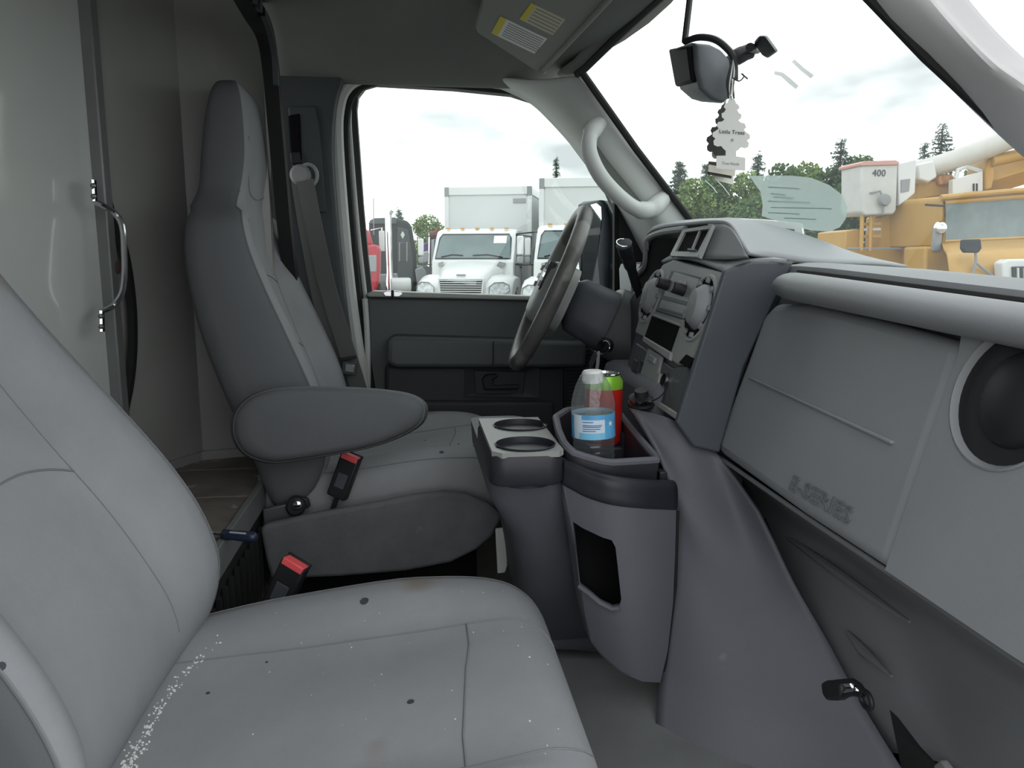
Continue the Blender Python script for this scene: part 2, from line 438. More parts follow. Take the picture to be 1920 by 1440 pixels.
# cab rear opening bow: black seal following the roof
mk('trim_1', strap(cr([P(430, -60, X=-0.30), P(470, 12, X=-0.30), P(496, 60, X=-0.30), P(508, 130, X=-0.30), P(517, 230, X=-0.30), P(526, 330, X=-0.30), P(536, 440, X=-0.30),
                       P(553, 570, X=-0.30), P(572, 690, X=-0.29), P(600, 800, X=-0.27)], 5), (0, 1, 0.0), 0.037, 0.03), 'rubber', kind='structure', smooth=0,
   label='black edge seal round the rear cab opening')
mk('trim_2', strap(cr([P(478, 0, X=-0.275), P(500, 40, X=-0.275), P(514, 100, X=-0.275), P(518, 160, X=-0.275)], 5), (0, 1, 0), 0.014, 0.01), 'pillar_dark', kind='structure',
   label='thin grey edge strip along the black cab opening seal')

# headliner
def ceil_z(X, Y):
    s = min(1.0, max(0.0, (2.10-Y)/0.22)) if Y > YC else min(1.0, max(0.0, (Y-0.60)/0.22))
    s = s*s*(3-2*s)
    f = min(1.0, max(0.0, (0.42-X)/0.38)); f = f*f*(3-2*f)
    return 2.118-0.012*(1-s)+0.105*s*f
XF = lambda Y: 0.395+0.075*max(0.0, 1-((Y-1.45)/0.45)**2) if Y < 2.0 else 0.395
ys = [2.115, 2.10, 2.08, 2.05, 2.0, 1.94, 1.88, 1.8, 1.68, 1.56, 1.44, 1.32, 1.2, 1.08, 0.96, 0.84, 0.76, 0.70, 0.62, 0.58]
rows = []
for y in ys:
    xf = XF(y)
    rows.append([(-0.34+(xf+0.34)*k/16, y, ceil_z(-0.34+(xf+0.34)*k/16, y)) for k in range(17)])
V = [p for r in rows for p in r]; n_ = 17
mk('ceiling', (V, [(r*n_+c, r*n_+c+1, (r+1)*n_+c+1, (r+1)*n_+c) for r in range(len(ys)-1) for c in range(n_-1)]), 'headliner', solid=0.012, kind='structure',
   label='grey cloth headliner above the seats', smooth=60)
mk('roof', box((-0.3, 1.35, 2.40), (1.32, 1.95, 0.03)), 'frp_wall', kind='structure', label='outer roof skin of the cab', bevel=0.01)
for q, m_ in (((848, 31), 'visor'),):
    c = P(q[0], q[1], Z=2.218)
    mk('headliner_clip', lathe([(0.0, -0.004), (0.011, -0.003), (0.014, 0.004)], c, (0, 0.1, 1), 16), m_, None, label='small round clip in the headliner beside the sun visor', cat='clip')

# B pillar trim with belt slider slot
pb = thing('trim_3', (-0.2, 2.08, 0.95), 'dark grey plastic trim of the pillar behind the driver door', None, None, 'structure')
def pY(Y): return lambda pts: [P(x, y, Y=Y) for x, y in pts]
mk('pillar_panel', prism(pY(2.07)(cr([(512, 97), (575, 96), (628, 103)], 4)+cr([(652, 128), (636, 165), (626, 215), (624, 300), (636, 450), (652, 600), (672, 740), (690, 900)], 3)+[(690, 1000), (560, 1000), (545, 600), (528, 330)]), (0, 0.09, 0)),
   'pillar_dark', pb, bevel=0.012, seg=3)
mk('slider_plate', prism(pY(2.062)([(540, 200), (592, 198), (600, 240), (612, 398), (560, 402), (546, 300)]), (0, 0.02, 0)), 'pillar_dark', pb, bevel=0.004)
mk('slider_slot', prism(pY(2.058)([(540, 216), (562, 212), (566, 300), (546, 304)]), (0, 0.02, 0)), 'void', pb, bevel=0.004)
mk('upper_trim', prism(pY(2.05)([(508, 12), (540, 0), (566, 96), (516, 98)]), (0, 0.05, 0)), 'pillar_dark', pb, bevel=0.004)

# body side around the driver door: weatherstrip and painted flange
ws_path = [(716, 1000), (694, 800), (676, 690), (655, 540), (640, 380), (632, 260), (634, 205), (646, 168), (676, 146), (740, 138), (820, 138), (900, 140), (980, 150)]
mk('trim_4', tube([P(*p[:2], Y=2.125) for p in cr([(*p, 0) for p in ws_path], 4)], 0.013, 8, flat=(1, 1.3)), 'pillar', kind='structure', label='light grey weatherstrip around the driver door opening')
mk('trim_5', tube([P(*p[:2], Y=2.15) for p in cr([(x+15, y+9, 0) for x, y in ws_path[:-1]], 4)], 0.012, 8), 'rubber', kind='structure', label='black door seal inside the light weatherstrip')
# header between headliner and door
mk('trim_6', prism(pY(2.115)([(640, 118), (1000, 128), (1000, 140), (655, 137)]), (0, 0.06, 0)), 'headliner', kind='structure', bevel=0.004, label='cloth covered rail above the driver window')

# windscreen: glass, black border
zs = [1.50, 1.58, 1.66, 1.74, 1.82, 1.9, 1.98, 2.05, 2.10]
def wy(z, side):
    return (1.92+(1.75-z)*0.15 if side > 0 else 0.80-(1.772-z)*0.35) if z < 1.75 else (1.92-(z-1.75)*0.21 if side > 0 else 0.80+(z-1.772)*0.42)
V = []
for z in zs:
    a, b = wy(z, -1), wy(z, 1)
    for k in range(21):
        y = a+(b-a)*k/20; V.append((wsx(y, z), y, z))
wsg = thing('window_1', (0.9, YC, 1.5), 'wide raked windscreen above the dashboard', None, None, 'structure')
mk('glass', (V, [(r*21+c, r*21+c+1, (r+1)*21+c+1, (r+1)*21+c) for r in range(len(zs)-1) for c in range(20)]), 'ws_glass', wsg, flip=False)
def edge(side, off):
    return [(wsx(wy(z, side), z)-0.006, wy(z, side)-side*off, z) for z in [1.5+0.042*k for k in range(15)]]
mk('border_seal', tube(edge(1, 0.002), 0.009, 8), 'rubber', wsg)
mk('border_seal', tube(edge(-1, 0.004), 0.008, 8), 'rubber', wsg)
mk('border_seal', tube([(wsx(y, 2.085+0.03*max(0, 1-((y-1.45)/0.4)**2))-0.006, y, 2.085+0.03*max(0, 1-((y-1.45)/0.4)**2)) for y in np.linspace(0.90, 1.868, 24)], 0.009, 8), 'rubber', wsg)

# header trim between headliner and windscreen
hy = list(np.linspace(0.86, 1.95, 28))
def hz_(y): return 2.085+0.03*max(0, 1-((y-1.45)/0.4)**2)
mk('trim_9', patch([[(min(XF(y), 0.47)-.01, y, ceil_z(XF(y)-.01, y)) for y in hy], [(wsx(y, hz_(y))-.03, y, hz_(y)+.018) for y in hy], [(wsx(y, hz_(y))-.002, y, hz_(y)+.004) for y in hy]], 1, 4), 'headliner', kind='structure', solid=.006,
   label='cloth covered rail along the top of the windscreen')
# far A pillar trim
far_in = [P(900, 134, Y=2.02), P(985, 140, Y=1.95), P(1086, 141, Y=1.87)]
rin = [P(1087, 142, Y=1.87), P(1130, 198, Y=1.885), P(1180, 262, Y=1.90), P(1240, 340, Y=1.91), P(1298, 415, Y=1.925), P(1350, 480, Y=1.94)]
rmid = [P(1000, 150, Y=1.97), P(1062, 207, Y=1.95), P(1122, 287, Y=1.94), P(1180, 360, Y=1.94), P(1232, 430, Y=1.945), P(1285, 505, Y=1.96)]
rout = [P(905, 143, Y=2.11), P(985, 178, Y=2.12), P(1035, 222, Y=2.125), P(1095, 292, Y=2.13), P(1160, 388, Y=2.13), P(1220, 500, Y=2.13)]
rout2 = [p+np.array([0.01, 0.06, 0.0]) for p in rout]
pa = thing('trim_7', tuple(P(1220, 500, Y=2.05)), 'light grey plastic trim of the windscreen pillar on the driver side', None, None, 'structure')
mk('pillar_cover', patch([rin, rmid, rout, rout2], 5, 5), 'pillar', pa, solid=0.006)
# lens shaped recess behind the handle, its shade put into a darker colour
mk('grip_shade', prism([P(x, y, Y=1.926) for x, y in cr([(1119, 272, 0), (1140, 290, 0), (1180, 330, 0), (1207, 374, 0), (1196, 380, 0), (1160, 352, 0), (1126, 310, 0)], 4, True) for x, y in ((x, y),)] if False else
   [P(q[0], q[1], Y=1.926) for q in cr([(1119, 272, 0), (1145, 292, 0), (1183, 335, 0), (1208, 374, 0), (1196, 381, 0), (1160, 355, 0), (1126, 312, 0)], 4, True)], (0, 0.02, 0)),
   mat('pillar_recess_shade', (0.13, 0.145, 0.13), 0.8, bump=0.2), pa, bevel=0.003)
hh = [(1132, 226, 1.975), (1118, 236, 1.95), (1106, 258, 1.925), (1106, 288, 1.915), (1126, 330, 1.91), (1160, 368, 1.91), (1194, 392, 1.92), (1220, 392, 1.94), (1242, 374, 1.965)]
gp = mk('assist_handle', tube(cr([P(x, y, Y=Y-.042) for x, y, Y in hh], 5), [0.024]*3+[0.024]*6+[0.0195]*22+[0.023]*5+[0.027]*5, 12, flat=(1, 0.85)), 'pillar', None, smooth=80,
        label='curved light grey grab handle on the windscreen pillar', cat='grab handle')
# near A pillar (passenger side)
nl = [(1530, -150, .93), (1632, 0, .88), (1800, 172, .84), (1922, 285, .80), (2045, 385, .775)]
nr = [(1655, -150, .88), (1757, 0, .83), (1852, 105, .79), (1925, 157, .762), (2055, 255, .735)]
A = [P(x, y, Y=Y) for x, y, Y in nl]; B = [P(x, y, Y=Y) for x, y, Y in nr]
A = [np.array((.40, .935, 2.095))]+A+[np.array((.86, .74, 1.57))]; B = [np.array((.33, .875, 2.11))]+B+[np.array((.85, .70, 1.57))]
mid = [a*.28+b*.72+np.array([-0.012, -0.014, 0.003]) for a, b in zip(A, B)]
Ab = [a+np.array([0.03, 0.02, 0]) for a in A]; Bb = [b+np.array([0.035, 0.0, 0]) for b in B]
mk('trim_8', patch([Ab, A, mid, B, Bb], 5, 5), 'pillar_near', kind='structure', solid=0.006, label='grey windscreen pillar beside the open passenger doorway')
mk('wall_cowl', prism([(0.66, 0.56, 1.48), (1.02, 0.62, 1.46), (1.02, 2.1, 1.46), (0.66, 2.16, 1.48)], (0, 0, -0.56)), 'void', kind='structure', label='firewall and cowl ahead of the dashboard')
# ------------------------------------------------------------------ driver door
dr = thing('door_1', (0.22, 2.18, 0.95), 'driver door with dark inner panel, armrest and large window', None, None, 'structure')
outer = [(660, 600), (652, 420), (640, 250), (640, 200), (650, 168), (672, 150), (720, 143), (820, 146), (930, 155), (1010, 170), (1060, 205), (1120, 280), (1180, 360), (1236, 440), (1236, 600)]
inner = [(699, 560), (690, 480), (681, 380), (672, 250), (669, 205), (672, 180), (684, 164), (705, 158), (850, 166), (960, 177), (1000, 190), (1030, 215), (1070, 262), (1110, 315), (1140, 362), (1157, 400), (1159, 560)]
oo, ii = angular(outer, inner, 40)
mk('window_frame', frame([P(*p, Y=2.175) for p in oo], [P(*p, Y=2.185) for p in ii], (0, 0.04, 0)), 'black', dr, bevel=0.003)
mk('frame_flange', tube([P(*p[:2], Y=2.17) for p in cr([(690, 600, 0), (672, 440, 0), (660, 300, 0), (655, 215, 0), (662, 178, 0), (684, 153, 0), (740, 148, 0), (850, 153, 0), (960, 166, 0)], 5)], 0.006, 8), 'pillar', dr)
mk('glass', prism([P(*p, Y=2.205) for p in inner], (0, 0.004, 0)), 'glass', dr)
# mirror sail behind the glass corner
mk('sail_panel', prism([P(*p, Y=2.13) for p in [(1158, 384), (1240, 455), (1240, 570), (1160, 570)]], (0, 0.03, 0)), 'black', dr, bevel=0.004)
mk('sail_strip', prism([P(*p, Y=2.125) for p in [(1152, 378), (1158, 384), (1160, 560), (1152, 560)]], (0, 0.02, 0)), 'rubber', dr)
# inner panel
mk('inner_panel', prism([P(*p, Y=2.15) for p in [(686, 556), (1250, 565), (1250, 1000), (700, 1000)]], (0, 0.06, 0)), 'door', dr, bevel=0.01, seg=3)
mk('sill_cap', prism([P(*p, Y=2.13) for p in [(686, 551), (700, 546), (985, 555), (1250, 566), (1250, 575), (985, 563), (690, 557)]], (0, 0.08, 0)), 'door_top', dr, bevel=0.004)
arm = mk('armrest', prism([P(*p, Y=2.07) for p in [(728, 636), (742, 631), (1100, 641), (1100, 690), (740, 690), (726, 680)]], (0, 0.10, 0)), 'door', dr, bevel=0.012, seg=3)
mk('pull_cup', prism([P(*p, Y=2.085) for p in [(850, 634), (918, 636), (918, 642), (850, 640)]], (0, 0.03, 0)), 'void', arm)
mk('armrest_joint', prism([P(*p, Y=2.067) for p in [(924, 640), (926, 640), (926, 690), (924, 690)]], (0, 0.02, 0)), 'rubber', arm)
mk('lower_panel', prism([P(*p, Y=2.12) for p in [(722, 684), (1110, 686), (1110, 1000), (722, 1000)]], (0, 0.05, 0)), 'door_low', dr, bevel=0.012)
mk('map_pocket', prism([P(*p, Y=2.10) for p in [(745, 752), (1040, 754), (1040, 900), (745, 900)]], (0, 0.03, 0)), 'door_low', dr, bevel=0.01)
hb_o, hb_i = angular([(872, 684), (1012, 686), (1012, 746), (872, 744)], [(890, 696), (985, 698), (980, 738), (892, 738)], 20)
hz = mk('handle_bezel', frame([P(*p, Y=2.108) for p in hb_o], [P(*p, Y=2.116) for p in hb_i], (0, 0.02, 0)), 'door_low', dr, bevel=0.004)
mk('release_handle', prism([P(*p, Y=2.10) for p in [(904, 712), (912, 703), (932, 702), (934, 706), (924, 712), (926, 724), (975, 722), (972, 730), (908, 731)]], (0, 0.02, 0)), 'black', hz, bevel=0.003)
gr = mk('speaker_grille', prism([P(*p, Y=2.11) for p in [(1058, 655), (1135, 652), (1135, 770), (1056, 770)]], (0, 0.02, 0)), 'black', dr, bevel=0.004)
mk('grille_rib', merge(*[prism([P(*p, Y=2.105) for p in [(1064, 662+7*k), (1130, 660+7*k), (1130, 663+7*k), (1064, 665+7*k)]], (0, 0.01, 0)) for k in range(15)]), 'door_low', gr, kind='stuff')
lk = mk('lock_plate', prism([P(*p, Y=2.128) for p in [(717, 549), (724, 545), (750, 546), (756, 552), (748, 557), (722, 556)]], (0, 0.04, 0)), 'chrome', dr, bevel=0.002)
mk('lock_pull', tube([P(736, 556, Y=2.122), P(736, 545, Y=2.13)], 0.004, 8), 'black', lk)
mk('edge_seal', tube([P(*p[:2], Y=2.13) for p in cr([(684, 560, 0), (688, 620, 0), (690, 700, 0), (688, 780, 0), (690, 900, 0)], 4)], 0.008, 8), 'pillar', dr)
# outside tow mirror
mr = thing('side_mirror', tuple(P(1135, 530, Y=2.42)), 'tall black door mirror outside the driver window', 'mirror')
hs = [(1098, 392), (1104, 381), (1118, 376), (1134, 380), (1147, 400), (1153, 450), (1150, 520), (1146, 540), (1128, 545), (1118, 540)]
g0 = [P(*p, Y=2.62) for p in [(1084, 384), (1094, 378), (1108, 377), (1118, 385), (1124, 400), (1122, 450), (1114, 520), (1108, 545), (1090, 545), (1082, 470)]]
g1 = [P(*p, Y=2.46) for p in [(1122, 376), (1126, 375), (1132, 376), (1139, 383), (1148, 402), (1153, 450), (1151, 520), (1148, 545), (1126, 545), (1120, 470)]]
back = [a+np.array([0.06, 0.05, 0]) for a in g1]; 
mk('housing', loft([g0, g1, back]), mat('mirror_housing', (0.05, 0.055, 0.065), 0.55, bump=0.3), mr, bevel=0.006)
gf = [a*0.9+np.mean(g0, 0)*0.1+np.array([-0.003, -0.002, 0]) for a in g0]
mk('mirror_glass', prism([P(*p, Y=2.44) for p in [(1094, 398), (1104, 385), (1118, 381), (1127, 388), (1128, 410), (1120, 470), (1108, 540), (1086, 540)]], (0.006, 0.012, 0)), mat('mirror_glass', (0.80, 0.84, 0.87), 0.05, metal=1.0), mr)
mk('arm', tube([P(1150, 500, Y=2.45), P(1190, 500, Y=2.22)], 0.012, 8), 'black', mr)
# ------------------------------------------------------------------ bucket seats
HALF = [(0, 0), (.45, 0), (.80, .02), (.95, .10), (1.0, .28), (1.0, .58), (.99, .82), (.94, .94), (.82, 1.0), (.66, .985), (.54, None), (.44, None), (.22, None), (0, None)]
def seat_ring(rec):
    fr = {10: 1-rec*0.6, 11: 1-rec*1.0, 12: 1-rec*0.98, 13: 1-rec*0.96}
    h = [(u, fr[i] if d is None else d) for i, (u, d) in enumerate(HALF)]
    return h+[(-u, d) for u, d in h[-2:0:-1]]
NR = 26
SIDE_IDX = set(list(range(0, 7))+list(range(19, 26)))
def interp_levels(L, n=4):
    return [tuple(q) for q in cr(L, n)]
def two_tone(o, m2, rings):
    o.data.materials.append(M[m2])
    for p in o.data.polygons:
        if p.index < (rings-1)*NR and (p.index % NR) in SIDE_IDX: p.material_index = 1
BACK = [(1.155, -.304, -.262, .225, .0), (1.19, -.322, -.220, .245, .06), (1.25, -.340, -.188, .254, .18), (1.32, -.364, -.186, .256, .24), (1.40, -.394, -.205, .256, .25), (1.50, -.426, -.245, .254, .25),
        (1.60, -.446, -.288, .248, .22), (1.67, -.452, -.315, .240, .16), (1.725, -.448, -.330, .222, .08), (1.765, -.436, -.338, .178, .03), (1.80, -.427, -.334, .150, .02), (1.86, -.420, -.325, .145, .03),
        (1.93, -.410, -.326, .140, .03), (1.975, -.400, -.332, .130, .02), (2.0, -.390, -.342, .110, .0), (2.011, -.380, -.352, .075, .0), (2.015, -.370, -.360, .02, .0)]
CUSH = [(-.335, 1.15, 1.19, .16, .0), (-.325, 1.13, 1.225, .19, .02), (-.28, 1.118, 1.225, .215, .10), (-.15, 1.112, 1.240, .246, .18), (0, 1.110, 1.262, .256, .2), (.09, 1.112, 1.264, .254, .14), (.15, 1.118, 1.256, .245, .06),
        (.185, 1.128, 1.238, .228, .02), (.203, 1.145, 1.215, .20, .0), (.208, 1.165, 1.20, .14, .0)]
def make_seat(yc, dx, dz, recl, label, dzb=0.0, wide=0.0, ex=1.0):
    um = lambda u: u if u >= 0 else -(abs(u)**ex)
    root = thing('bucket_seat', (-0.07+dx, yc, 0.92), label, 'car seat', 'front bucket seats')
    piv = np.array([-0.27, 1.19]); a = math.radians(recl)
    def tb(x, y, z):
        v = np.array([x, z])-piv
        xr = v[0]*math.cos(a)-v[1]*math.sin(a); zr = v[0]*math.sin(a)+v[1]*math.cos(a)
        return np.array([piv[0]+xr+dx, yc+y, piv[1]+zr+dzb])
    L = interp_levels(BACK, 4); rings = []
    for z, r, f, hw, rec in L:
        rings.append([tb(r+(f-r)*d+0.012*(0 if z > 1.75 else u*u), um(u)*hw, z) for u, d in seat_ring(max(0, rec))])
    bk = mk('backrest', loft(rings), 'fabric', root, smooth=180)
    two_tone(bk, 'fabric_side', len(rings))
    def seam(idx, k0, k1, nm='seam', r=0.0011):
        mk(nm, tube([np.array(rings[k][idx]) for k in range(k0, k1)], r, 5), 'seam', bk)
    for idx in (7, 19): seam(idx, 3, 40, r=0.0016)
    for idx in (11, 15): seam(idx, 6, 34)
    for kc in (18, 24):          # two curved seams across the centre panel
        pts = []
        for t in np.linspace(0, 1, 13):
            idx = 11+4*t; i0 = min(14, int(idx)); fr = idx-i0
            kk = kc+1.0*(1-(2*t-1)**2)
            k0 = int(kk); fk = kk-k0
            A_ = np.array(rings[k0][i0])*(1-fr)+np.array(rings[k0][i0+1])*fr; B_ = np.array(rings[k0+1][i0])*(1-fr)+np.array(rings[k0+1][i0+1])*fr
            pts.append(A_*(1-fk)+B_*fk+np.array([0.0006, 0, 0.0004]))
        mk('seam', tube(pts, 0.0013, 5), 'seam', bk)
    hp_ = [np.array(rings[k][i]) for k, i in [(46, 8), (41, 9), (39, 11), (38, 13), (39, 15), (41, 17), (46, 18)]]
    mk('headrest_seam', tube(cr(hp_, 4), 0.0018, 5), 'seam', bk)
    LC = interp_levels(CUSH, 4); rc = []
    for x, b, t, hw, rec in LC:
        rc.append([np.array([x+dx*0.4+(0.0 if abs(u) < 2 else 0), yc+um(u)*(hw+wide*min(1, max(0, (.05-x)/.25))), b+(t-b)*d+dz]) for u, d in seat_ring(max(0, rec))])
    cu = mk('seat_cushion', loft(rc), 'fabric', root, smooth=180)
    two_tone(cu, 'fabric_side', len(rc)) if False else None
    for idx in (11, 15): mk('seam', tube([np.array(rc[k][idx])+np.array([0, 0, .0005]) for k in range(6, 33)], 0.0012, 5), 'seam', cu)
    for idx in (7, 19): mk('seam', tube([np.array(rc[k][idx]) for k in range(4, 34)], 0.0012, 5), 'seam', cu)
    kx = 19
    mk('seam', tube([np.array(rc[kx+(1 if i < 14 else 0)][i])*(.6 if i in (13, 14) else 1)+(np.array(rc[kx][i])*.4 if i in (13, 14) else 0)+np.array([0, 0, .0008]) for i in range(11, 16)], 0.0012, 5), 'seam', cu)
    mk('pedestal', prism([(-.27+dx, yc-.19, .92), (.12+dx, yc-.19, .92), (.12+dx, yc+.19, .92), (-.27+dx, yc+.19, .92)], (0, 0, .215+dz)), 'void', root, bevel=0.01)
    return root, bk, cu, rings, rc

ds, dbk, dcu, drg, drc = make_seat(1.765, 0.0, 0.0, 0.0, 'grey cloth driver seat with padded armrest beside the steering wheel')
ps, pbk, pcu, prg, prc = make_seat(0.84, -0.08, -0.065, 14.0, 'large grey cloth passenger seat in the foreground, leaning back', -0.04, .03, .45)
# armrest on the inner side of the driver seat
al = [(437, 800), (443, 773), (462, 750), (490, 736), (530, 728), (610, 726), (700, 730), (760, 738), (788, 751), (797, 768), (788, 794), (750, 818), (690, 839), (610, 854), (540, 865), (500, 866), (462, 852), (443, 828)]
c2 = np.mean(np.array(al), 0)
def ol(s, Y): return [P(c2[0]+(x-c2[0])*s, c2[1]+(y-c2[1])*(s if s > .97 else s*0.97), Y=Y) for x, y in [tuple(q) for q in cr(al, 3, True)]]
ar = mk('armrest', loft([ol(.80, 1.402), ol(.93, 1.406), ol(.985, 1.418), ol(1.0, 1.435), ol(1.03, 1.47), ol(1.0, 1.49), ol(.9, 1.50)]), 'fabric_side', ds, smooth=180, label='padded grey armrest')
mk('seam', tube(ol(.992, 1.426)+[ol(.992, 1.426)[0]], 0.0014, 5), 'seam', ar)
# side valance with carpet skin
vl = [(487, 992), (500, 984), (600, 962), (700, 945), (780, 929), (830, 923), (872, 926), (915, 945), (943, 968), (925, 1005), (893, 1032), (845, 1056), (760, 1072), (640, 1082), (508, 1088), (498, 1050)]
va = mk('side_valance', prism([P(q[0], q[1], Y=1.455) for q in vl], (0, 0.022, 0)), 'carpet', ds, bevel=0.008, seg=3, label='carpeted side cover')
mk('metal_bracket', prism([P(*q, Y=1.50) for q in [(492, 955), (535, 946), (560, 950), (560, 978), (495, 998)]], (0, 0.012, 0)), 'steel', ds, bevel=0.003)
rk = mk('recliner_knob', lathe([(0.019, 0.0), (0.019, 0.016), (0.014, 0.02)], P(556, 946, Y=1.505), (0, -1, 0), 18), 'black', ds)
mk('bolt', lathe([(0.009, 0.0), (0.009, 0.004), (0.006, 0.006)], P(558, 947, Y=1.484), (0, -1, 0), 12), 'chrome', rk)
mk('lever_arm', prism([P(*q, Y=1.50) for q in [(536, 946), (552, 930), (578, 935), (582, 950), (560, 962)]], (0, 0.01, 0)), 'black', ds, bevel=0.003)
# belt buckles on their stalks
def buckle(top, bot, Y, w, label):
    T = P(*top, Y=Y); B = P(*bot, Y=Y)
    ax = unit(T-B); L = np.linalg.norm(T-B)
    nrm = unit(np.array([-0.25, -1.0, 0.35])); nrm = unit(nrm-ax*np.dot(nrm, ax)); sd_ = np.cross(nrm, ax)
    R = basis(sd_, nrm, ax); c = (T+B)/2
    r = thing('seat_belt_buckle', tuple(B), label, 'buckle', 'seat belt buckles')
    mk('body', box(c, (w, 0.022, L), R), 'black', r, bevel=0.004, seg=3)
    mk('release_button', box(T-ax*0.004+nrm*0.0015, (w*0.86, 0.0225, 0.012), R), 'red', r, bevel=0.002)
    mk('rim', box(T+ax*0.0005-nrm*0.009, (w*.98, 0.006, 0.008), R), 'black', r, bevel=0.001)
    mk('moulded_panel', box(c-ax*0.008+nrm*0.0112, (w*0.52, 0.002, L*0.34), R), 'dash_dark', r, bevel=0.001)
    mk('stalk', tube([B+ax*0.01, B-ax*0.03, B-ax*0.06], 0.009, 8, flat=(1.4, .6)), 'black', r)
    return r
buckle((660, 854), (632, 932), 1.498, 0.040, 'black buckle with red top edge beside the driver seat cushion')
buckle((556, 1054), (512, 1146), 1.19, 0.044, 'black buckle with bright red button behind the passenger seat cushion')

# driver belt: guide loop on the pillar, webbing and tongue
sb = thing('seat_belt', tuple(P(690, 800, Y=2.02)), 'grey seat belt hanging from the pillar guide behind the driver seat', 'seat belt')
bp_ = [P(572, 338, Y=2.005), P(588, 420, Y=2.0), P(612, 530, Y=1.995), P(640, 625, Y=1.995), P(664, 700, Y=2.0), P(690, 790, Y=2.02), P(720, 900, Y=2.04)]
mk('webbing', strap(cr(bp_, 5), unit((1, -0.25, 0.35)), 0.043, 0.002), 'belt', sb)
bp2 = [P(560, 338, Y=2.035), P(575, 430, Y=2.035), P(600, 560, Y=2.035), P(640, 720, Y=2.035), P(680, 900, Y=2.05)]
mk('webbing', strap(cr(bp2, 5), unit((1, -0.25, 0.35)), 0.040, 0.002), 'belt', sb)
gl_ = mk('guide_cover', lathe([(0.0, 0.014), (0.019, 0.011), (0.026, 0.002), (0.026, -0.01)], P(563, 328, Y=2.03), (0.0, -1, 0.1), 20), 'trim_grey', sb)
mk('guide_loop', tube([P(578, 328, Y=2.03)+np.array([0.021*math.cos(t), 0.004, 0.026*math.sin(t)]) for t in np.linspace(0, 2*math.pi, 21)[:-1]], 0.005, 8, closed=True), 'trim_grey', sb)
mk('height_adjuster', prism([P(*q, Y=2.05) for q in [(543, 286), (562, 284), (564, 306), (546, 308)]], (0, 0.02, 0)), 'black', sb, bevel=0.003)
tg = mk('tongue', box(P(655, 690, Y=1.985), (0.036, 0.012, 0.034), basis(unit((1, -.1, -.15)), unit((.1, 1, 0)), unit((.15, 0, 1)))), 'dash_dark', sb, bevel=0.003)
mk('tongue_bar', box(P(652, 672, Y=1.982), (0.046, 0.012, 0.007), basis(unit((1, -.1, .2)), unit((.1, 1, 0)), unit((-.2, 0, 1)))), 'black', sb, bevel=0.002)
mk('tongue_plate', box(P(656, 690, Y=1.976), (0.022, 0.004, 0.02), basis(unit((1, -.1, -.15)), unit((.1, 1, 0)), unit((.15, 0, 1)))), 'chrome', tg, bevel=0.001)
# ------------------------------------------------------------------ dashboard
da = thing('dashboard', (0.62, 1.3, 0.95), 'grey moulded plastic dashboard with centre stack and passenger airbag cover', 'dashboard')
# top pad across the full width
yy = [0.50, 0.6, 0.7, 0.8, 0.9, 1.0, 1.08, 1.2, 1.35, 1.5, 1.7, 1.9, 2.08]
def toppad(y):
    dz = -0.05*max(0, 1.05-y); ex = 0.0
    return [(0.555, y, 1.630+dz), (0.560, y, 1.643+dz), (0.60, y, 1.648+dz), (0.70, y, 1.642+dz), (0.82, y, 1.625+dz), (0.98, y, 1.60+dz), (0.98, y, 1.55+dz), (0.56, y, 1.55+dz)]
mk('top_pad', loft([toppad(y) for y in yy]), 'dash', da, smooth=50)
mk('top_groove', tube([(0.553, y, 1.634-0.05*max(0, 1.05-y)) for y in np.linspace(0.5, 1.07, 12)], 0.004, 6), 'rubber', da)
# instrument hood: one swelling over the cluster and the centre stack
def arc(px): return cr([(*q, 0) for q in px], 4)
hd0 = [P(1215, 442, X=.50), P(1232, 430, X=.50), P(1290, 422, X=.50), P(1335, 419, X=.50)]
rr = [[P(1214, 470, X=.50), P(1216, 440, X=.50), P(1240, 427, X=.505), P(1290, 421, X=.505), P(1340, 417, X=.50), P(1368, 424, X=.50), P(1388, 455, X=.49), P(1402, 476, X=.48)],
      [P(1218, 470, X=.56), P(1222, 432, X=.56), P(1250, 420, X=.56), P(1300, 414, X=.56), P(1345, 412, X=.56), P(1380, 414, X=.55), P(1408, 445, X=.54), P(1428, 480, X=.525)],
      [P(1225, 470, X=.66), P(1235, 435, X=.66), P(1280, 424, X=.66), P(1330, 418, X=.66), P(1390, 416, X=.66), P(1440, 424, X=.66), P(1490, 458, X=.64), P(1530, 492, X=.62)],
      [P(1250, 475, X=.78), P(1270, 450, X=.78), P(1320, 440, X=.78), P(1400, 440, X=.78), P(1470, 440, X=.78), P(1530, 450, X=.78), P(1590, 475, X=.78), P(1645, 495, X=.78)],
      [P(1270, 490, X=.90), P(1300, 475, X=.90), P(1350, 470, X=.90), P(1440, 470, X=.90), P(1520, 475, X=.90), P(1580, 482, X=.90), P(1650, 490, X=.90), P(1700, 500, X=.90)]]
mk('instrument_hood', patch(rr, 4, 4), 'dash', da, solid=0.006, smooth=60)
mk('hood_cheek', patch([[P(1330, 420, X=.502), P(1352, 420, X=.502), P(1370, 427, X=.498), P(1386, 450, X=.49), P(1400, 477, X=.482)],
                        [P(1322, 445, X=.488), P(1345, 445, X=.49), P(1365, 448, X=.49), P(1383, 462, X=.485), P(1401, 479, X=.481)],
                        [P(1306, 486, X=.468), P(1335, 486, X=.470), P(1360, 486, X=.473), P(1382, 485, X=.476), P(1403, 482, X=.479)]], 4, 4), 'dash', da, solid=.004)
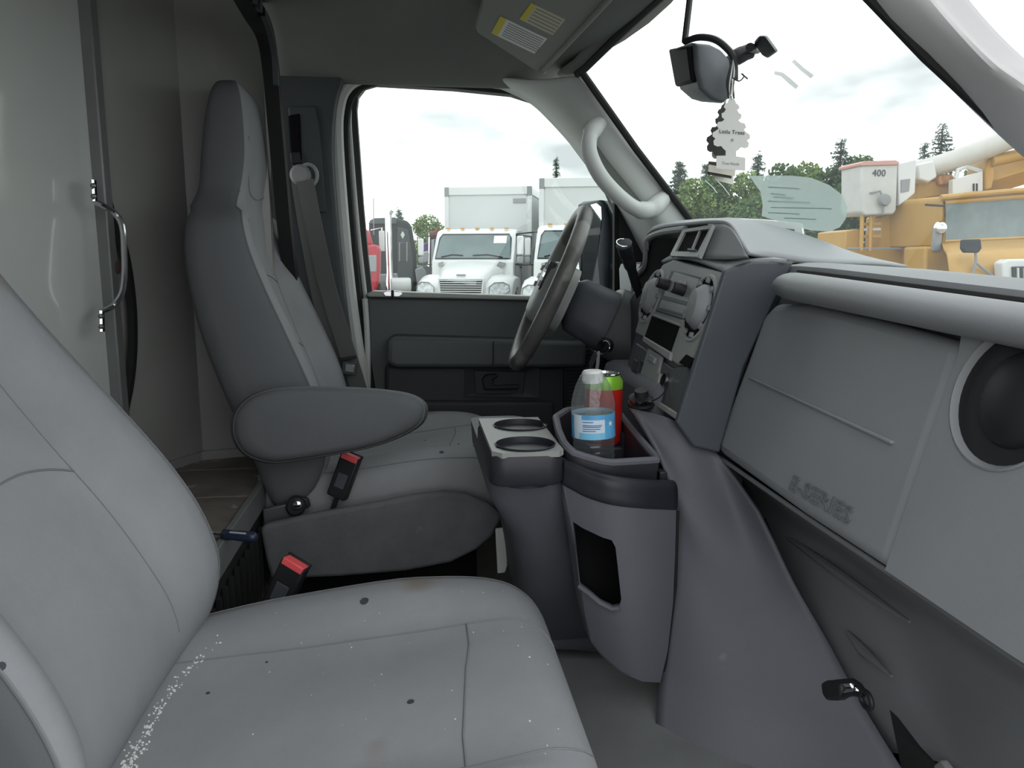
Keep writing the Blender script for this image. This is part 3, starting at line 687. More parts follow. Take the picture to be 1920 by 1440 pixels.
# cluster recess
mk('cluster_recess', loft([[P(*q, X=.505) for q in [(1212, 470), (1222, 452), (1275, 446), (1262, 500), (1232, 560), (1196, 560), (1190, 520)]], [P(*q, X=.60) for q in [(1216, 470), (1226, 455), (1275, 450), (1262, 500), (1232, 560), (1200, 560), (1195, 520)]]]), 'void', da)
mk('cluster_rim', tube([P(q[0], q[1], X=.503) for q in cr([(1190, 575, 0), (1190, 525, 0), (1208, 500, 0), (1212, 470, 0), (1216, 448, 0), (1240, 436, 0), (1285, 430, 0)], 5)], 0.007, 8), 'dash', da)
mk('cluster_lens', prism([P(*q, X=.535) for q in [(1205, 500), (1216, 470), (1262, 466), (1240, 540), (1204, 556)]], (0.004, 0, 0)), 'black', da)
# driver side lower dash
mk('lower_panel', prism([(0.50, 1.47, 1.50), (0.50, 2.08, 1.52), (0.60, 2.08, 1.0), (0.60, 1.47, 1.0)], (0.12, 0, 0)), 'door_low', da, bevel=0.01)
mk('column_panel', prism([P(*q, X=.47) for q in [(1188, 540), (1210, 560), (1196, 650), (1175, 700), (1150, 690), (1160, 600)]], (0.08, 0, 0)), 'dash_dark', da, bevel=0.01)

# --- centre stack: raked face, dark near side
T1 = P(1359, 512, Y=1.12); T2 = P(1268, 782, Y=1.12)
sdir = unit(T1-T2); SN = unit(np.array([-sdir[2], 0, sdir[0]])); S0 = T1
YD = np.array([0, 1.0, 0])
def S(px, py, off=0.0): return PL(px, py, S0+SN*off, SN)
stk_o = [(1241, 494), (1262, 483), (1358, 508), (1362, 515), (1296, 676), (1274, 776), (1262, 788), (1172, 700), (1180, 660), (1190, 628), (1207, 564)]
mk('stack_body', prism([S(*q, -0.004) for q in stk_o], (0.10, 0, -0.01)), 'dash_dark', da, bevel=0.008, seg=3)
mk('stack_side', prism([P(*q, Y=1.098) for q in [(1358, 508), (1410, 490), (1490, 490), (1462, 545), (1395, 690), (1350, 850), (1300, 838), (1268, 792)]], (0, 0.012, 0)), 'dash_dark', da, bevel=0.004, seg=3)
mk('stack_cheek', loft([[P(*q, Y=1.115) for q in [(1358, 512), (1268, 786), (1340, 850), (1470, 505)]], [P(*q, Y=1.30) for q in [(1320, 512), (1240, 740), (1300, 790), (1420, 505)]]]), 'dash_dark', da, bevel=0.006)
mk('stack_shelf', patch([[S(1241, 492, .002), S(1275, 484, .002), S(1310, 490, .002), S(1358, 510, .002)],
                         [P(1262, 480, X=.50), P(1300, 478, X=.50), P(1345, 482, X=.495), P(1395, 492, X=.49)],
                         [P(1300, 478, X=.56), P(1340, 476, X=.56), P(1400, 478, X=.55), P(1475, 490, X=.545)]], 4, 4), 'dash', da, solid=0.006)
# upper bezel with openings
bez = [(1241, 497), (1262, 486), (1357, 511), (1361, 517), (1297, 672), (1288, 684), (1268, 684), (1205, 632), (1190, 624), (1208, 562)]
bp1 = mk('stack_bezel', prism([S(*q, 0.004) for q in bez], -SN*0.012), 'trim_grey', da, bevel=0.003)
def onS(name, px, off, th, m, parent=bp1, bevel=0.002, **k):
    return mk(name, prism([S(*q, off) for q in px], -SN*th), m, parent, bevel=bevel, **k)
rad = onS('radio', [(1259, 506), (1314, 520), (1283, 600), (1228, 583)], 0.008, 0.012, 'dash_dark')
onS('radio_face', [(1263, 510), (1309, 523), (1282, 592), (1233, 578)], 0.010, 0.006, 'trim_grey', rad)
onS('radio_display', [(1244, 554), (1290, 566), (1288, 573), (1241, 561)], 0.0115, 0.004, 'dash_dark', rad, 0.0005)
onS('cassette_slot', [(1238, 567), (1282, 580), (1279, 588), (1235, 575)], 0.0115, 0.004, 'dash', rad, 0.0005)
onS('button_panel', [(1272, 525), (1283, 527), (1276, 552), (1262, 548)], 0.014, 0.006, 'trim_grey', rad, 0.002)
for c in ((1253, 535), (1283, 545)):
    q = S(*c, 0.010)
    mk('radio_knob', lathe([(0.010, 0.0), (0.0095, 0.020), (0.007, 0.022)], q, SN, 16), 'black', rad)
onS('pocket', [(1222, 592), (1273, 612), (1256, 662), (1208, 632)], 0.0055, 0.003, 'void', bp1, 0.002)
onS('pocket_lip', [(1222, 586), (1275, 605), (1273, 612), (1220, 592)], 0.009, 0.008, 'trim_grey')
onS('pocket_lip', [(1206, 630), (1257, 660), (1254, 676), (1203, 640)], 0.009, 0.008, 'trim_grey')
def round_vent(c, ra, rb, up_t):
    # ring, dark bowl and tilted louvre drum on the stack face
    C_ = S(*c, 0.004); a = YD; b = sdir
    ring = [C_+a*ra*math.cos(t)+b*rb*math.sin(t) for t in np.linspace(0, 2*math.pi, 33)[:-1]]
    v = mk('air_vent', tube(ring, 0.004, 6, closed=True), 'trim_grey', bp1)
    mk('vent_bowl', prism([C_+SN*0.001+a*ra*math.cos(t)+b*rb*math.sin(t) for t in np.linspace(0, 2*math.pi, 29)[:-1]], -SN*0.002), 'void', v)
    mk('louvre_drum', lathe([(0.0, 0.020), (ra*.5, 0.016), (ra*.70, 0.004), (ra*.72, -0.004)], C_+b*rb*.02-a*0.004, unit(SN+0.10*YD-0.1*b), 24), 'dash', v)
    for k in range(9):
        t = 2*math.pi*k/9+.3
        q = C_+a*ra*.86*math.cos(t)+b*rb*.86*math.sin(t)+SN*0.003
        mk('vent_tab', box(q, (0.008, 0.008, 0.006), basis(unit(a*math.cos(t)+b*math.sin(t)), unit(-a*math.sin(t)+b*math.cos(t)), SN)), 'dash', v, bevel=0.001)
round_vent((1312, 578), 0.052, 0.052, 0)
round_vent((1222, 556), 0.050, 0.050, 0)
# top vent block in the hood
VN = unit((-0.86, 0.05, 0.50)); V0 = P(1300, 455, X=.475)
def Vp(px, py, off=0.0): return PL(px, py, V0+VN*off, VN)
ov_, iv_ = angular([(1256, 478), (1280, 430), (1336, 421), (1310, 483)], [(1266, 471), (1284, 435), (1330, 429), (1308, 472)], 16)
vb = mk('vent_block', frame([Vp(*q, .0) for q in ov_], [Vp(*q, .0) for q in iv_], -VN*0.006), 'trim_grey', da, bevel=0.0015)
mk('vent_dark', prism([Vp(*q, -.004) for q in [(1262, 475), (1282, 432), (1335, 425), (1309, 478)]], -VN*0.02), 'void', vb)
mk('vent_vane', prism([Vp(*q, -.001) for q in [(1294, 471), (1310, 432), (1313, 432), (1297, 471)]], -VN*0.008), 'trim_grey', vb)
mk('vent_lever', prism([Vp(*q, .004) for q in [(1289, 465), (1303, 466), (1302, 470), (1288, 469)]], -VN*0.008), 'dash_dark', vb, bevel=0.001)
mk('vent_sill', prism([Vp(*q, .002) for q in [(1259, 474), (1308, 476), (1306, 482), (1257, 480)]], -VN*0.008), 'trim_grey', vb, bevel=0.001)
# lower control panel
low = onS('control_panel', [(1192, 642), (1262, 690), (1292, 684), (1272, 774), (1262, 780), (1174, 696)], 0.001, 0.012, 'dash_dark', da, 0.003)
onS('switch_plate', [(1215, 652), (1240, 668), (1226, 735), (1196, 712)], 0.005, 0.006, 'trim_grey', low)
onS('rocker_switch', [(1217, 663), (1228, 670), (1224, 682), (1212, 675)], 0.009, 0.008, 'dash', low)
onS('rocker_switch', [(1188, 672), (1198, 678), (1192, 700), (1182, 693)], 0.011, 0.010, 'black', low)
onS('rocker_switch', [(1230, 696), (1237, 700), (1232, 726), (1224, 720)], 0.007, 0.008, 'trim_grey', low)
onS('panel_notch', [(1286, 664), (1300, 672), (1290, 690), (1272, 680)], 0.0055, 0.004, 'void', low, 0.001)
onS('bright_screw', [(1266, 712), (1270, 713), (1268, 718), (1264, 717)], 0.003, 0.003, 'chrome', low, 0)
C_ = S(1246, 712, 0.003)
so = mk('power_socket', lathe([(0.010, 0), (0.013, 0), (0.013, 0.0025), (0.010, 0.0025), (0.010, -0.01)], C_, SN, 18, cap=False), 'chrome', low)
mk('socket_bore', lathe([(0.010, 0.0), (0.0, 0.001)], C_, SN, 16), 'void', so)
onS('lower_lip', [(1208, 736), (1270, 775), (1264, 785), (1200, 742)], 0.006, 0.012, 'trim_grey', low)

# --- passenger side: roll, airbag cover, end panel
GN = unit((-0.962, 0, 0.272)); GU = unit((0.272, 0, 0.962)); G0 = np.array((0.46, 1.0, 1.345))
def G(px, py, off=0.0): return PL(px, py, G0+GN*off, GN)
def rollring(y, x0=.522, r=.031, sq=1.0):
    z0 = 1.617-0.05*(1.05-y)
    return [np.array([x0+r*math.cos(t)*1.05, y, z0+r*.62*math.sin(t)*sq]) for t in np.linspace(0, 2*math.pi, 19)[:-1]]
mk('padded_roll', loft([rollring(1.045, .536, .012), rollring(1.05, .53, .022), rollring(1.03, .525, .03)]+[rollring(y) for y in (0.98, .9, .8, .7, .6, .5)]), 'dash', da, smooth=70)
mk('recess_back', prism([P(*q, X=.565) for q in [(1440, 520), (1960, 610), (1960, 1000), (1400, 780)]], (0.03, 0, 0)), 'void', da)
cov = [(1452, 566), (1520, 566), (1640, 594), (1800, 638), (1797, 665), (1660, 1068), (1500, 962), (1342, 846), (1352, 800), (1402, 668), (1430, 590)]
ab = mk('airbag_cover', prism([G(*q, .006) for q in cov], -GN*0.05), 'dash', da, bevel=0.014, seg=4, smooth=60)
mk('crease_bar', prism([G(*q, .010) for q in [(1399, 707), (1408, 707), (1672, 826), (1668, 833)]], -GN*0.012), 'dash', ab, bevel=0.0015)
ta, tb_ = G(1470, 900, .006), G(1618, 985, .006)
tx = unit(tb_-ta); tu = unit(GU-tx*np.dot(GU, tx))
mk('lettering', text_mesh('E-SERIES', 0.027, (ta+tb_)/2+tu*0.002, tx, tu, 0.006, 1.42, 0.0, 0.0), mat('letter_plastic', (.15, .157, .165), .45), ab, smooth=0, label='raised E-SERIES lettering')
VC = G(1890, 744, 0.009); VR = 0.064
ho = [(1806, 604), (1990, 645), (2010, 900), (1960, 1270), (1888, 1224), (1659, 1069), (1797, 660)]
hc = [(1890+100*math.cos(t), 762+123*math.sin(t)) for t in np.linspace(0, 2*math.pi, 25)[:-1]]
eo, ei = angular(ho, hc, 24)
ep = mk('end_panel', frame([G(*q, .009) for q in eo], [VC+VR*1.0*(-YD*math.cos(math.atan2(-(q[1]-762)/123, (q[0]-1890)/100))+GU*math.sin(math.atan2(-(q[1]-762)/123, (q[0]-1890)/100))) for q in ei], -GN*0.04), 'dash', da, bevel=0.003, seg=3, smooth=60)
pv = mk('air_vent', lathe([(VR-.008, -.03), (VR-.004, -.004), (VR, .002), (VR+.002, .001), (VR+.002, -.01)], VC, GN, 40, cap=False), 'dash', ep)
mk('vent_bowl', lathe([(VR-.001, -.004), (VR-.006, -.026), (0.0, -.03)], VC, GN, 32), 'black', pv)
mk('louvre_drum', lathe([(VR*.72, -.024), (VR*.70, -.006), (VR*.6, .003), (VR*.35, .010), (0.0, .012)], VC-YD*0.005, unit(GN+YD*0.12), 32), 'black', pv)
for k in range(10):
    t = 2*math.pi*k/10+.2
    rd = -YD*math.cos(t)+GU*math.sin(t); tn = YD*math.sin(t)+GU*math.cos(t)
    mk('vent_tab', box(VC+rd*VR*.84-GN*.010, (0.014, 0.012 if k % 3 else .02, 0.010), basis(rd, tn, GN)), 'dash', pv, bevel=0.001)
# undercut and lower knee panel
un = [[G(1335, 848, -.004), G(1500, 962, -.004), G(1662, 1070, -.004), G(1890, 1226, -.004), G(2000, 1298, -.004)],
      [P(1372, 880, X=.545), P(1530, 985, X=.545), P(1690, 1090, X=.545), P(1900, 1235, X=.545), P(2020, 1310, X=.545)],
      [P(1380, 925, X=.575), P(1560, 1030, X=.61), P(1700, 1125, X=.63), P(1880, 1250, X=.63), P(2020, 1340, X=.63)],
      [P(1400, 1000, X=.58), P(1590, 1120, X=.61), P(1720, 1210, X=.635), P(1880, 1320, X=.635), P(2020, 1400, X=.635)],
      [P(1490, 1190, X=.58), P(1640, 1250, X=.61), P(1750, 1320, X=.63), P(1880, 1390, X=.63), P(2020, 1460, X=.63)],
      [P(1590, 1400, X=.64), P(1740, 1420, X=.64), P(1820, 1460, X=.64), P(1900, 1500, X=.64), P(2020, 1540, X=.64)]]
lp = mk('knee_panel', patch(un, 5, 5), 'knee', da, solid=0.006, smooth=60)
mk('panel_rib', tube([P(*q, X=.598) for q in [(1446, 985), (1560, 1067), (1640, 1125), (1705, 1166)]], [.003, .007, .007, .002], 8, flat=(1, 1)), 'knee', lp)
mk('panel_rib', tube([P(*q, X=.598) for q in [(1590, 1186), (1620, 1222), (1672, 1268)]], [.003, .008, .002], 8), 'knee', lp)
mk('panel_seam', tube([P(*q, X=.583) for q in [(1434, 972), (1470, 1060), (1520, 1165)]], 0.002, 6), 'rubber', lp)

mk('end_cap', prism([(0.462, 0.512, 1.345), (0.50, 0.512, 1.50), (0.535, 0.512, 1.60), (0.98, 0.512, 1.575), (0.98, 0.512, 1.0), (0.64, 0.512, 1.0), (0.61, 0.512, 1.30)], (0, 0.015, 0)), 'dash', da, bevel=0.004)
# ------------------------------------------------------------------ engine cover and console
ec = thing('engine_cover', (0.32, 1.3, 0.93), 'grey plastic engine cover between the seats with storage bin and cup holder top', 'engine cover')
ZT = 1.384
# side sweep of the cover towards the passenger footwell
cg = [[(1180, 768, 1.20), (1258, 786, 1.135), (1340, 846, 1.115), (1424, 962, 1.04)],
      [(1205, 800, 1.14), (1290, 880, 1.10), (1372, 940, 1.085), (1450, 1015, 1.02)],
      [(1236, 858, 1.10), (1318, 985, 1.07), (1402, 1040, 1.05), (1490, 1095, 1.0)],
      [(1262, 960, 1.095), (1328, 1110, 1.06), (1430, 1150, 1.02), (1545, 1190, .97)],
      [(1250, 1180, 1.09), (1340, 1250, 1.03), (1460, 1270, .98), (1605, 1300, .92)],
      [(1236, 1300, 1.08), (1345, 1370, 1.0), (1500, 1390, .94), (1665, 1400, .87)],
      [(1225, 1440, 1.04), (1350, 1500, .95), (1540, 1510, .88), (1730, 1500, .82)]]
mk('side_shell', patch([[P(x, y, Y=Y) for x, y, Y in r] for r in cg], 6, 4), 'console', ec, solid=0.006, smooth=70)
# body behind the bin: tapers towards the floor
def cring(z, x0, x1, y0, y1, r):
    q = rrect(x1-x0, y1-y0, r, 4); return [np.array([(x0+x1)/2+a, (y0+y1)/2+b, z]) for a, b in q]
yn = P(985, 897, Z=1.335)[1]
mk('rear_shell', loft([cring(1.345, .102, .21, 1.055, 1.50, .03), cring(1.30, .105, .22, 1.085, 1.50, .03), cring(1.22, .145, .245, 1.14, 1.50, .04), cring(1.10, .165, .30, 1.22, 1.48, .05), cring(0.93, .19, .34, 1.34, 1.47, .05)]),
   'console', ec, smooth=60)
mk('floor_flange', loft([cring(0.95, .185, .44, 1.31, 1.48, .05), cring(0.932, .17, .44, 1.27, 1.5, .05)]), 'console', ec)
mk('front_fill', prism([(.38, 1.20, .95), (.55, 1.20, .95), (.55, 1.55, .95), (.38, 1.55, .95)], (0, 0, .50)), 'console', ec, bevel=0.02)
# dark band round the cup holder unit
def bandring(z, g): return cring(z, .100-g, .206+g, 1.042-g, 1.292+g, .022)
mk('holder_band', loft([bandring(1.335, -.002), bandring(1.34, .001), bandring(1.372, .0), bandring(1.378, -.003)]), 'band', ec, smooth=50)
cups = [P(985, 834, Z=ZT), P(976, 798, Z=ZT)]
top = mk('holder_top', merge(*[frame(o3, i3, (0, 0, -0.008)) for o3, i3 in [
    (lambda c, ya, yb: (lambda oo, ii: ([np.array([q[0], q[1], ZT]) for q in oo], [np.array([q[0], q[1], ZT]) for q in ii]))(*angular([(.116 if ya < 1.1 else .103, ya), (.198 if ya < 1.1 else .206, ya), (.206, ya+.012), (.206, yb), (.103, yb), (.103, ya+.014)],
        [(c[0]+.043*math.cos(t), c[1]+.043*math.sin(t)) for t in np.linspace(0, 2*math.pi, 33)[:-1]], 32)))(c, ya, yb)
    for c, ya, yb in ((cups[0], 1.045, (cups[0][1]+cups[1][1])/2), (cups[1], (cups[0][1]+cups[1][1])/2, 1.29))]]), 'trim_grey', ec, bevel=0.001, smooth=30)
for c in cups:
    cp = mk('cup_holder', lathe([(.0445, .002), (.043, .003), (.0420, -.002), (.040, -.055), (.0, -.056)], c, (0, 0, 1), 36, cap=False), 'band', ec, smooth=50)
    mk('cup_step', lathe([(.0415, -.020), (.0385, -.022), (.038, -.054)], c, (0, 0, 1), 36, cap=False), 'band', cp)
    mk('cup_notch', prism([c+np.array(q) for q in [(-.040, -.02, .0015), (-.053, -.016, -.002), (-.053, .016, -.002), (-.040, .02, .0015)]], (0, 0, -.05)), 'band', cp, bevel=0.004)
# deep tray with thick rim
zt = 1.402
trp = [(1041, 782, 1.402), (1046, 806, 1.395), (1058, 834, 1.386), (1078, 851, 1.376), (1140, 868, 1.364), (1236, 862, 1.362), (1205, 826, 1.375), (1180, 796, 1.385), (1160, 772, 1.39), (1110, 764, 1.395), (1062, 768, 1.40)]
t3 = [P(x, y, Z=z) for x, y, z in trp]
tc_ = np.mean(np.array(t3), 0)
t48 = resample(t3, 48)
def tr_(s, dz, z=None): return [np.array([tc_[0]+(p[0]-tc_[0])*s, tc_[1]+(p[1]-tc_[1])*s, (p[2]+dz) if z is None else z]) for p in t48]
mk('tray', loft([tr_(.98, 0, 1.30), tr_(1.0, -.02), tr_(1.02, -.008), tr_(1.0, 0), tr_(.92, -.001), tr_(.89, -.006), tr_(.86, 0, 1.298), tr_(.3, 0, 1.297)], cap=True), 'band', ec, smooth=40)
mk('tray_rim', tube(tr_(.985, -.001), .006, 8, closed=True), 'console', ec)
mk('tray_divider', box(P(1140, 828, Z=1.345), (.006, .10, .05), Matrix.Rotation(.3, 3, 'Z')), 'band', ec)
mk('tray_step', box((P(1143, 775, Y=1.235)[0], 1.245, 1.322), (.07, .075, .05)), 'band', ec, bevel=.004)
# storage bin bulging to the passenger side
def binY(px, py):
    xl = 1055+max(0, py-900)*0.15; s = min(1, max(0, (px-xl)/(1270-xl)))
    return 1.068-0.058*math.sin(math.pi*min(1, 0.06+s*0.86))+0.05*max(0, (py-960)/320)**2
def B_(px, py): return P(px, py, Y=binY(px, py))
bo = [(1055, 906), (1075, 917), (1105, 932), (1150, 945), (1205, 951), (1268, 954), (1266, 1040), (1262, 1130), (1252, 1220), (1238, 1280), (1205, 1278), (1165, 1262), (1130, 1232), (1108, 1205), (1096, 1150), (1078, 1020)]
bi = [(1074, 978), (1092, 990), (1130, 1008), (1147, 1013), (1154, 1026), (1158, 1060), (1165, 1125), (1161, 1138), (1148, 1141), (1125, 1130), (1105, 1113), (1086, 1098), (1080, 1040)]
fo, fi = angular(bo, bi, 30)
rings = [[B_(*(np.array(i_)*(1-t)+np.array(o__)*t)) for o__, i_ in zip(fo, fi)] for t in (0, .04, .2, .4, .6, .8, .95, 1.0)]
rin2 = [p+np.array([0.004, 0.012, 0]) for p in rings[0]]
back_ = [p+np.array([0, 0.06, 0.0]) for p in rings[-1]]
bn = mk('storage_bin', loft([rin2]+rings+[back_], cap=False), 'console', ec, smooth=55)
mk('bin_shade', prism([P(x, y, Y=1.10+max(0, (y-1100)*.0001)) for x, y in [(1068, 960), (1180, 990), (1185, 1150), (1085, 1110)]], (0.01, 0.03, 0)), 'void', bn)  # near-black sheet added behind the opening as the darkness inside the bin
mk('bin_lip', tube([B_(x, y)+np.array([0, -.002, 0]) for x, y in [(1085, 1098), (1105, 1113), (1125, 1130), (1148, 1141), (1161, 1139)]], 0.004, 8), 'console', bn)
bt = [(1057, 868), (1078, 876), (1110, 891), (1150, 902), (1205, 909), (1268, 911)]
bb = [(1055, 906), (1075, 917), (1105, 932), (1150, 945), (1205, 951), (1268, 954)]
g_ = []
for k in range(len(bt)):
    a, b = B_(*bt[k]), P(*bb[k], Y=binY(*bb[k]))
    a = P(*bt[k], Y=binY(bb[k][0], 906)+0.002)
    g_.append([b+np.array([0, .02, 0]), b, b*.5+a*.5+np.array([0, -.002, 0]), a, a+np.array([0, .02, 0.001]), a+np.array([0, .045, -.02])])
gs = [cr([g_[k][j] for k in range(6)], 5) for j in range(6)]
mk('bin_band', patch([[g_[k][j] for k in range(6)] for j in range(6)], 5, 3), 'band', bn, solid=0.004, smooth=50)
mk('bin_clip', box(P(1240, 890, Y=1.09), (.012, .02, .014)), 'band', bn, bevel=0.002)
mk('side_gap', tube([B_(1270, 960)+np.array([.002, .004, 0]), B_(1266, 1100)+np.array([.002, .004, 0]), B_(1243, 1278)+np.array([.002, .004, 0])], 0.0025, 6), 'rubber', bn)

# loose pieces around the console
wp = thing('white_strip', tuple(P(942, 1078, Y=1.42)), 'upright off-white plastic strip behind the engine cover near the driver seat', 'plastic strip')
mk('strip', prism([P(*q, Y=1.42) for q in [(929, 992), (946, 990), (952, 1060), (948, 1074), (933, 1076)]], (0, .006, 0)), 'white_plastic', wp, bevel=0.002)
mk('bent_flap', prism([P(*q, Y=1.43) for q in [(946, 990), (940, 960), (945, 962), (952, 1055)]], (0, .004, 0)), 'white_plastic', wp, bevel=0.001)
# hose clip hanging on the cover and a black strap at the bottom right
cl = thing('spring_clip', tuple(P(1585, 1300, X=.50)), 'black and silver spring clip hooked on the lower dashboard panel', 'clip')
mk('pad', prism([P(*q, X=.50) for q in [(1537, 1281), (1545, 1276), (1566, 1275), (1575, 1285), (1576, 1308), (1566, 1314), (1548, 1314), (1540, 1303)]], (.016, 0, 0)), 'black', cl, bevel=0.004)
mk('wire_bracket', tube([P(*q, X=.505) for q in [(1568, 1279), (1600, 1277), (1612, 1285), (1622, 1300), (1618, 1304), (1600, 1300), (1574, 1306)]], .0032, 8), 'black', cl)
mk('steel_link', tube([P(*q, X=.507) for q in [(1574, 1283), (1600, 1282), (1606, 1296), (1578, 1298)]], .0045, 8), 'chrome', cl)
mk('ring', tube([P(1624, 1312, X=.505)+np.array([0, .011*math.cos(t), .009*math.sin(t)]) for t in np.linspace(0, 2*math.pi, 17)[:-1]], .0032, 8, closed=True), 'black', cl)
st = thing('black_strap', tuple(P(1720, 1460, X=.50)), 'black webbing strap with grey metal end in the bottom right corner', 'strap')
mk('webbing', loft([[P(1668, 1330, X=.50), P(1684, 1345, X=.50), P(1684, 1345, X=.505), P(1668, 1330, X=.505)], [P(1676, 1370, X=.49), P(1726, 1400, X=.49), P(1726, 1400, X=.50), P(1676, 1370, X=.50)],
                    [P(1692, 1450, X=.48), P(1762, 1438, X=.48), P(1762, 1438, X=.49), P(1692, 1450, X=.49)], [P(1700, 1500, X=.48), P(1780, 1490, X=.48), P(1780, 1490, X=.49), P(1700, 1500, X=.49)]]), 'rubber', st)
mk('metal_end', prism([P(*q, X=.475) for q in [(1748, 1436), (1762, 1424), (1782, 1452), (1766, 1464)]], (.008, 0, 0)), 'alu', st, bevel=0.002)
# ------------------------------------------------------------------ steering wheel and column
swc = P(1030, 541, Y=1.75); SU = unit((.406, 0, .914)); SNN = unit((-.908, .085, .41)); SY = unit(np.array([0, 1.0, 0])-SNN*SNN[1]); SU = unit(np.cross(SY, SNN)); SU = SU if SU[2] > 0 else -SU
sw = thing('steering_wheel', tuple(swc), 'worn black steering wheel with grey hub in front of the driver seat', 'steering wheel')
RW = .186
pts = [swc+SU*RW*math.cos(t)+SY*RW*math.sin(t) for t in np.linspace(0, 2*math.pi, 49)[:-1]]
mk('rim', tube(pts, .0175, 12, closed=True), mat('wheel_leather', (0.10, 0.10, 0.095), 0.4, var=0.3, vscale=14, bump=0.4, bscale=300, spots=((.20, .20, .19), 8, .54)), sw, smooth=80)
def wl(a, b, c): return swc+SY*a+SU*b+SNN*c
hub = mk('hub_pad', loft([[wl(q[0]*s, q[1]*s-.012, c) for q in rrect(.19, .15, .05, 5)] for s, c in ((1.0, -.045), (1.02, -.01), (.98, .008), (.9, .02), (.7, .028))]), 'trim_grey', sw, smooth=70)
for sgn in (-1, 1):
    for bz in (.035, -.04):
        mk('spoke', loft([[wl(sgn*.08, bz+d*.022, c) for d, c in ((-1, -.02), (1, -.02), (1, .004), (-1, .004))], [wl(sgn*.178*(.97 if bz > 0 else .98), bz*1.3+d*.018, c) for d, c in ((-1, -.01), (1, -.01), (1, .004), (-1, .004))]]), 'dash_dark', sw, bevel=.004)
    mk('cruise_buttons', loft([[wl(sgn*.062+q[0], .02+q[1], c) for q in rrect(.03, .07, .008, 3)] for c in (.012, .028)]), 'black', hub, bevel=.002)
    for k in range(3): mk('button', box(wl(sgn*.062, .0+.02*k, .030), (.02, .012, .006), basis(SY, SU, SNN)), 'chrome' if k == 1 else 'trim_grey', hub, bevel=.001)
cax = -SNN
co = thing('steering_column', tuple(swc+cax*.3), 'dark plastic steering column shroud behind the wheel', 'steering column')
mk('shroud', loft([[swc+cax*l+SY*q[0]*s+SU*(q[1]*s2+o) for q in rrect(.15, .14, .045, 5)] for l, s, s2, o in ((.05, .6, .6, -.005), (.07, .86, .9, -.01), (.15, .95, 1.0, -.015), (.26, 1.0, 1.1, -.02), (.34, 1.0, 1.1, -.02))]), 'dash_dark', co, smooth=60)
mk('shroud_collar', loft([[swc+cax*l+SY*q[0]*s+SU*(q[1]*s-.012) for q in rrect(.155, .155, .05, 5)] for l, s in ((.15, .97), (.155, 1.03), (.225, 1.1), (.23, 1.0))]), 'door', co, smooth=50)
lo = [P(1208, 585, Y=1.64), P(1196, 545, Y=1.60), P(1184, 505, Y=1.57), P(1176, 480, Y=1.555), P(1170, 458, Y=1.54)]
gsl = mk('shift_lever', tube(cr(lo, 5), [.008]*6+[.010]*5+[.013]*5+[.015]*5, 14), 'black', None, label='black column gear lever standing up behind the steering wheel', cat='gear lever')
mk('end_cap', lathe([(.015, -.004), (.0165, .0), (.0155, .003), (.012, .0035), (.0, .004)], lo[-1], unit(lo[-1]-lo[-2]), 20), 'dash_dark', gsl)
mk('cap_ring', tube([lo[-1]+unit(lo[-1]-lo[-2])*.0035+.0145*(np.array([1, 0, 0])*math.cos(t)+unit(np.cross(unit(lo[-1]-lo[-2]), [1, 0, 0]))*math.sin(t)) for t in np.linspace(0, 2*math.pi, 21)[:-1]], .0013, 6, closed=True), 'chrome', gsl)
# ignition with keys
ig = P(1132, 648, Y=1.655)
mk('ignition_lock', lathe([(.017, .0), (.017, .014), (.012, .018)], ig+np.array([.01, .012, 0]), unit((-.6, -.75, .1)), 18), 'black', co)
ky = thing('key_ring', tuple(ig), 'car keys hanging on a ring from the ignition lock', 'keys')
mk('key_head', lathe([(.0, -.002), (.014, -.002), (.015, .0), (.014, .002), (.0, .002)], ig+np.array([-.012, -.014, .003]), unit((.45, -.7, -.3)), 18), 'black', ky)
mk('ring', tube([ig+np.array([-.004, -.017, -.002])+.0145*(np.array([.8, -.5, .1])*math.cos(t)+np.array([.1, .1, 1])*math.sin(t)) for t in np.linspace(0, 2*math.pi, 21)[:-1]], .0016, 6, closed=True), 'chrome', ky)
mk('key', strap([P(1118, 658, Y=1.62), P(1112, 676, Y=1.62), P(1104, 698, Y=1.62)], (1, 0, .2), .008, .002), 'chrome', ky)
mk('key', strap([P(1122, 660, Y=1.615), P(1121, 680, Y=1.615), P(1118, 700, Y=1.615)], (1, -.3, 0), .007, .002), 'steel', ky)
mk('fob_tag', strap([P(1116, 664, Y=1.617), P(1108, 684, Y=1.612)], (.8, -.3, .2), .011, .003), 'black', ky)
# socket cap hanging in front of the panel
cpx = P(1203, 748, Y=1.22)
sc_ = thing('socket_cap', tuple(cpx), 'black power socket cap with chrome band lying below the control panel', 'socket cap')
mk('cap', lathe([(.0, .016), (.011, .016), (.012, .006), (.021, .004), (.021, .0), (.0, -.001)], cpx, unit((-.15, -.25, 1)), 22), 'black', sc_)
mk('chrome_band', lathe([(.0212, .0), (.0215, .002), (.0212, .004)], cpx, unit((-.15, -.25, 1)), 22, cap=False), 'chrome', sc_)
mk('base_disc', lathe([(.0, -.004), (.023, -.004), (.024, -.008), (.021, -.012), (.0, -.013)], cpx, unit((-.15, -.25, 1)), 22), 'black', sc_)
mk('tether', tube(cr([P(1222, 752, Y=1.19), P(1238, 744, Y=1.18), P(1248, 730, Y=1.19), P(1250, 716, Y=1.20)], 5), .0012, 6), 'black', sc_)

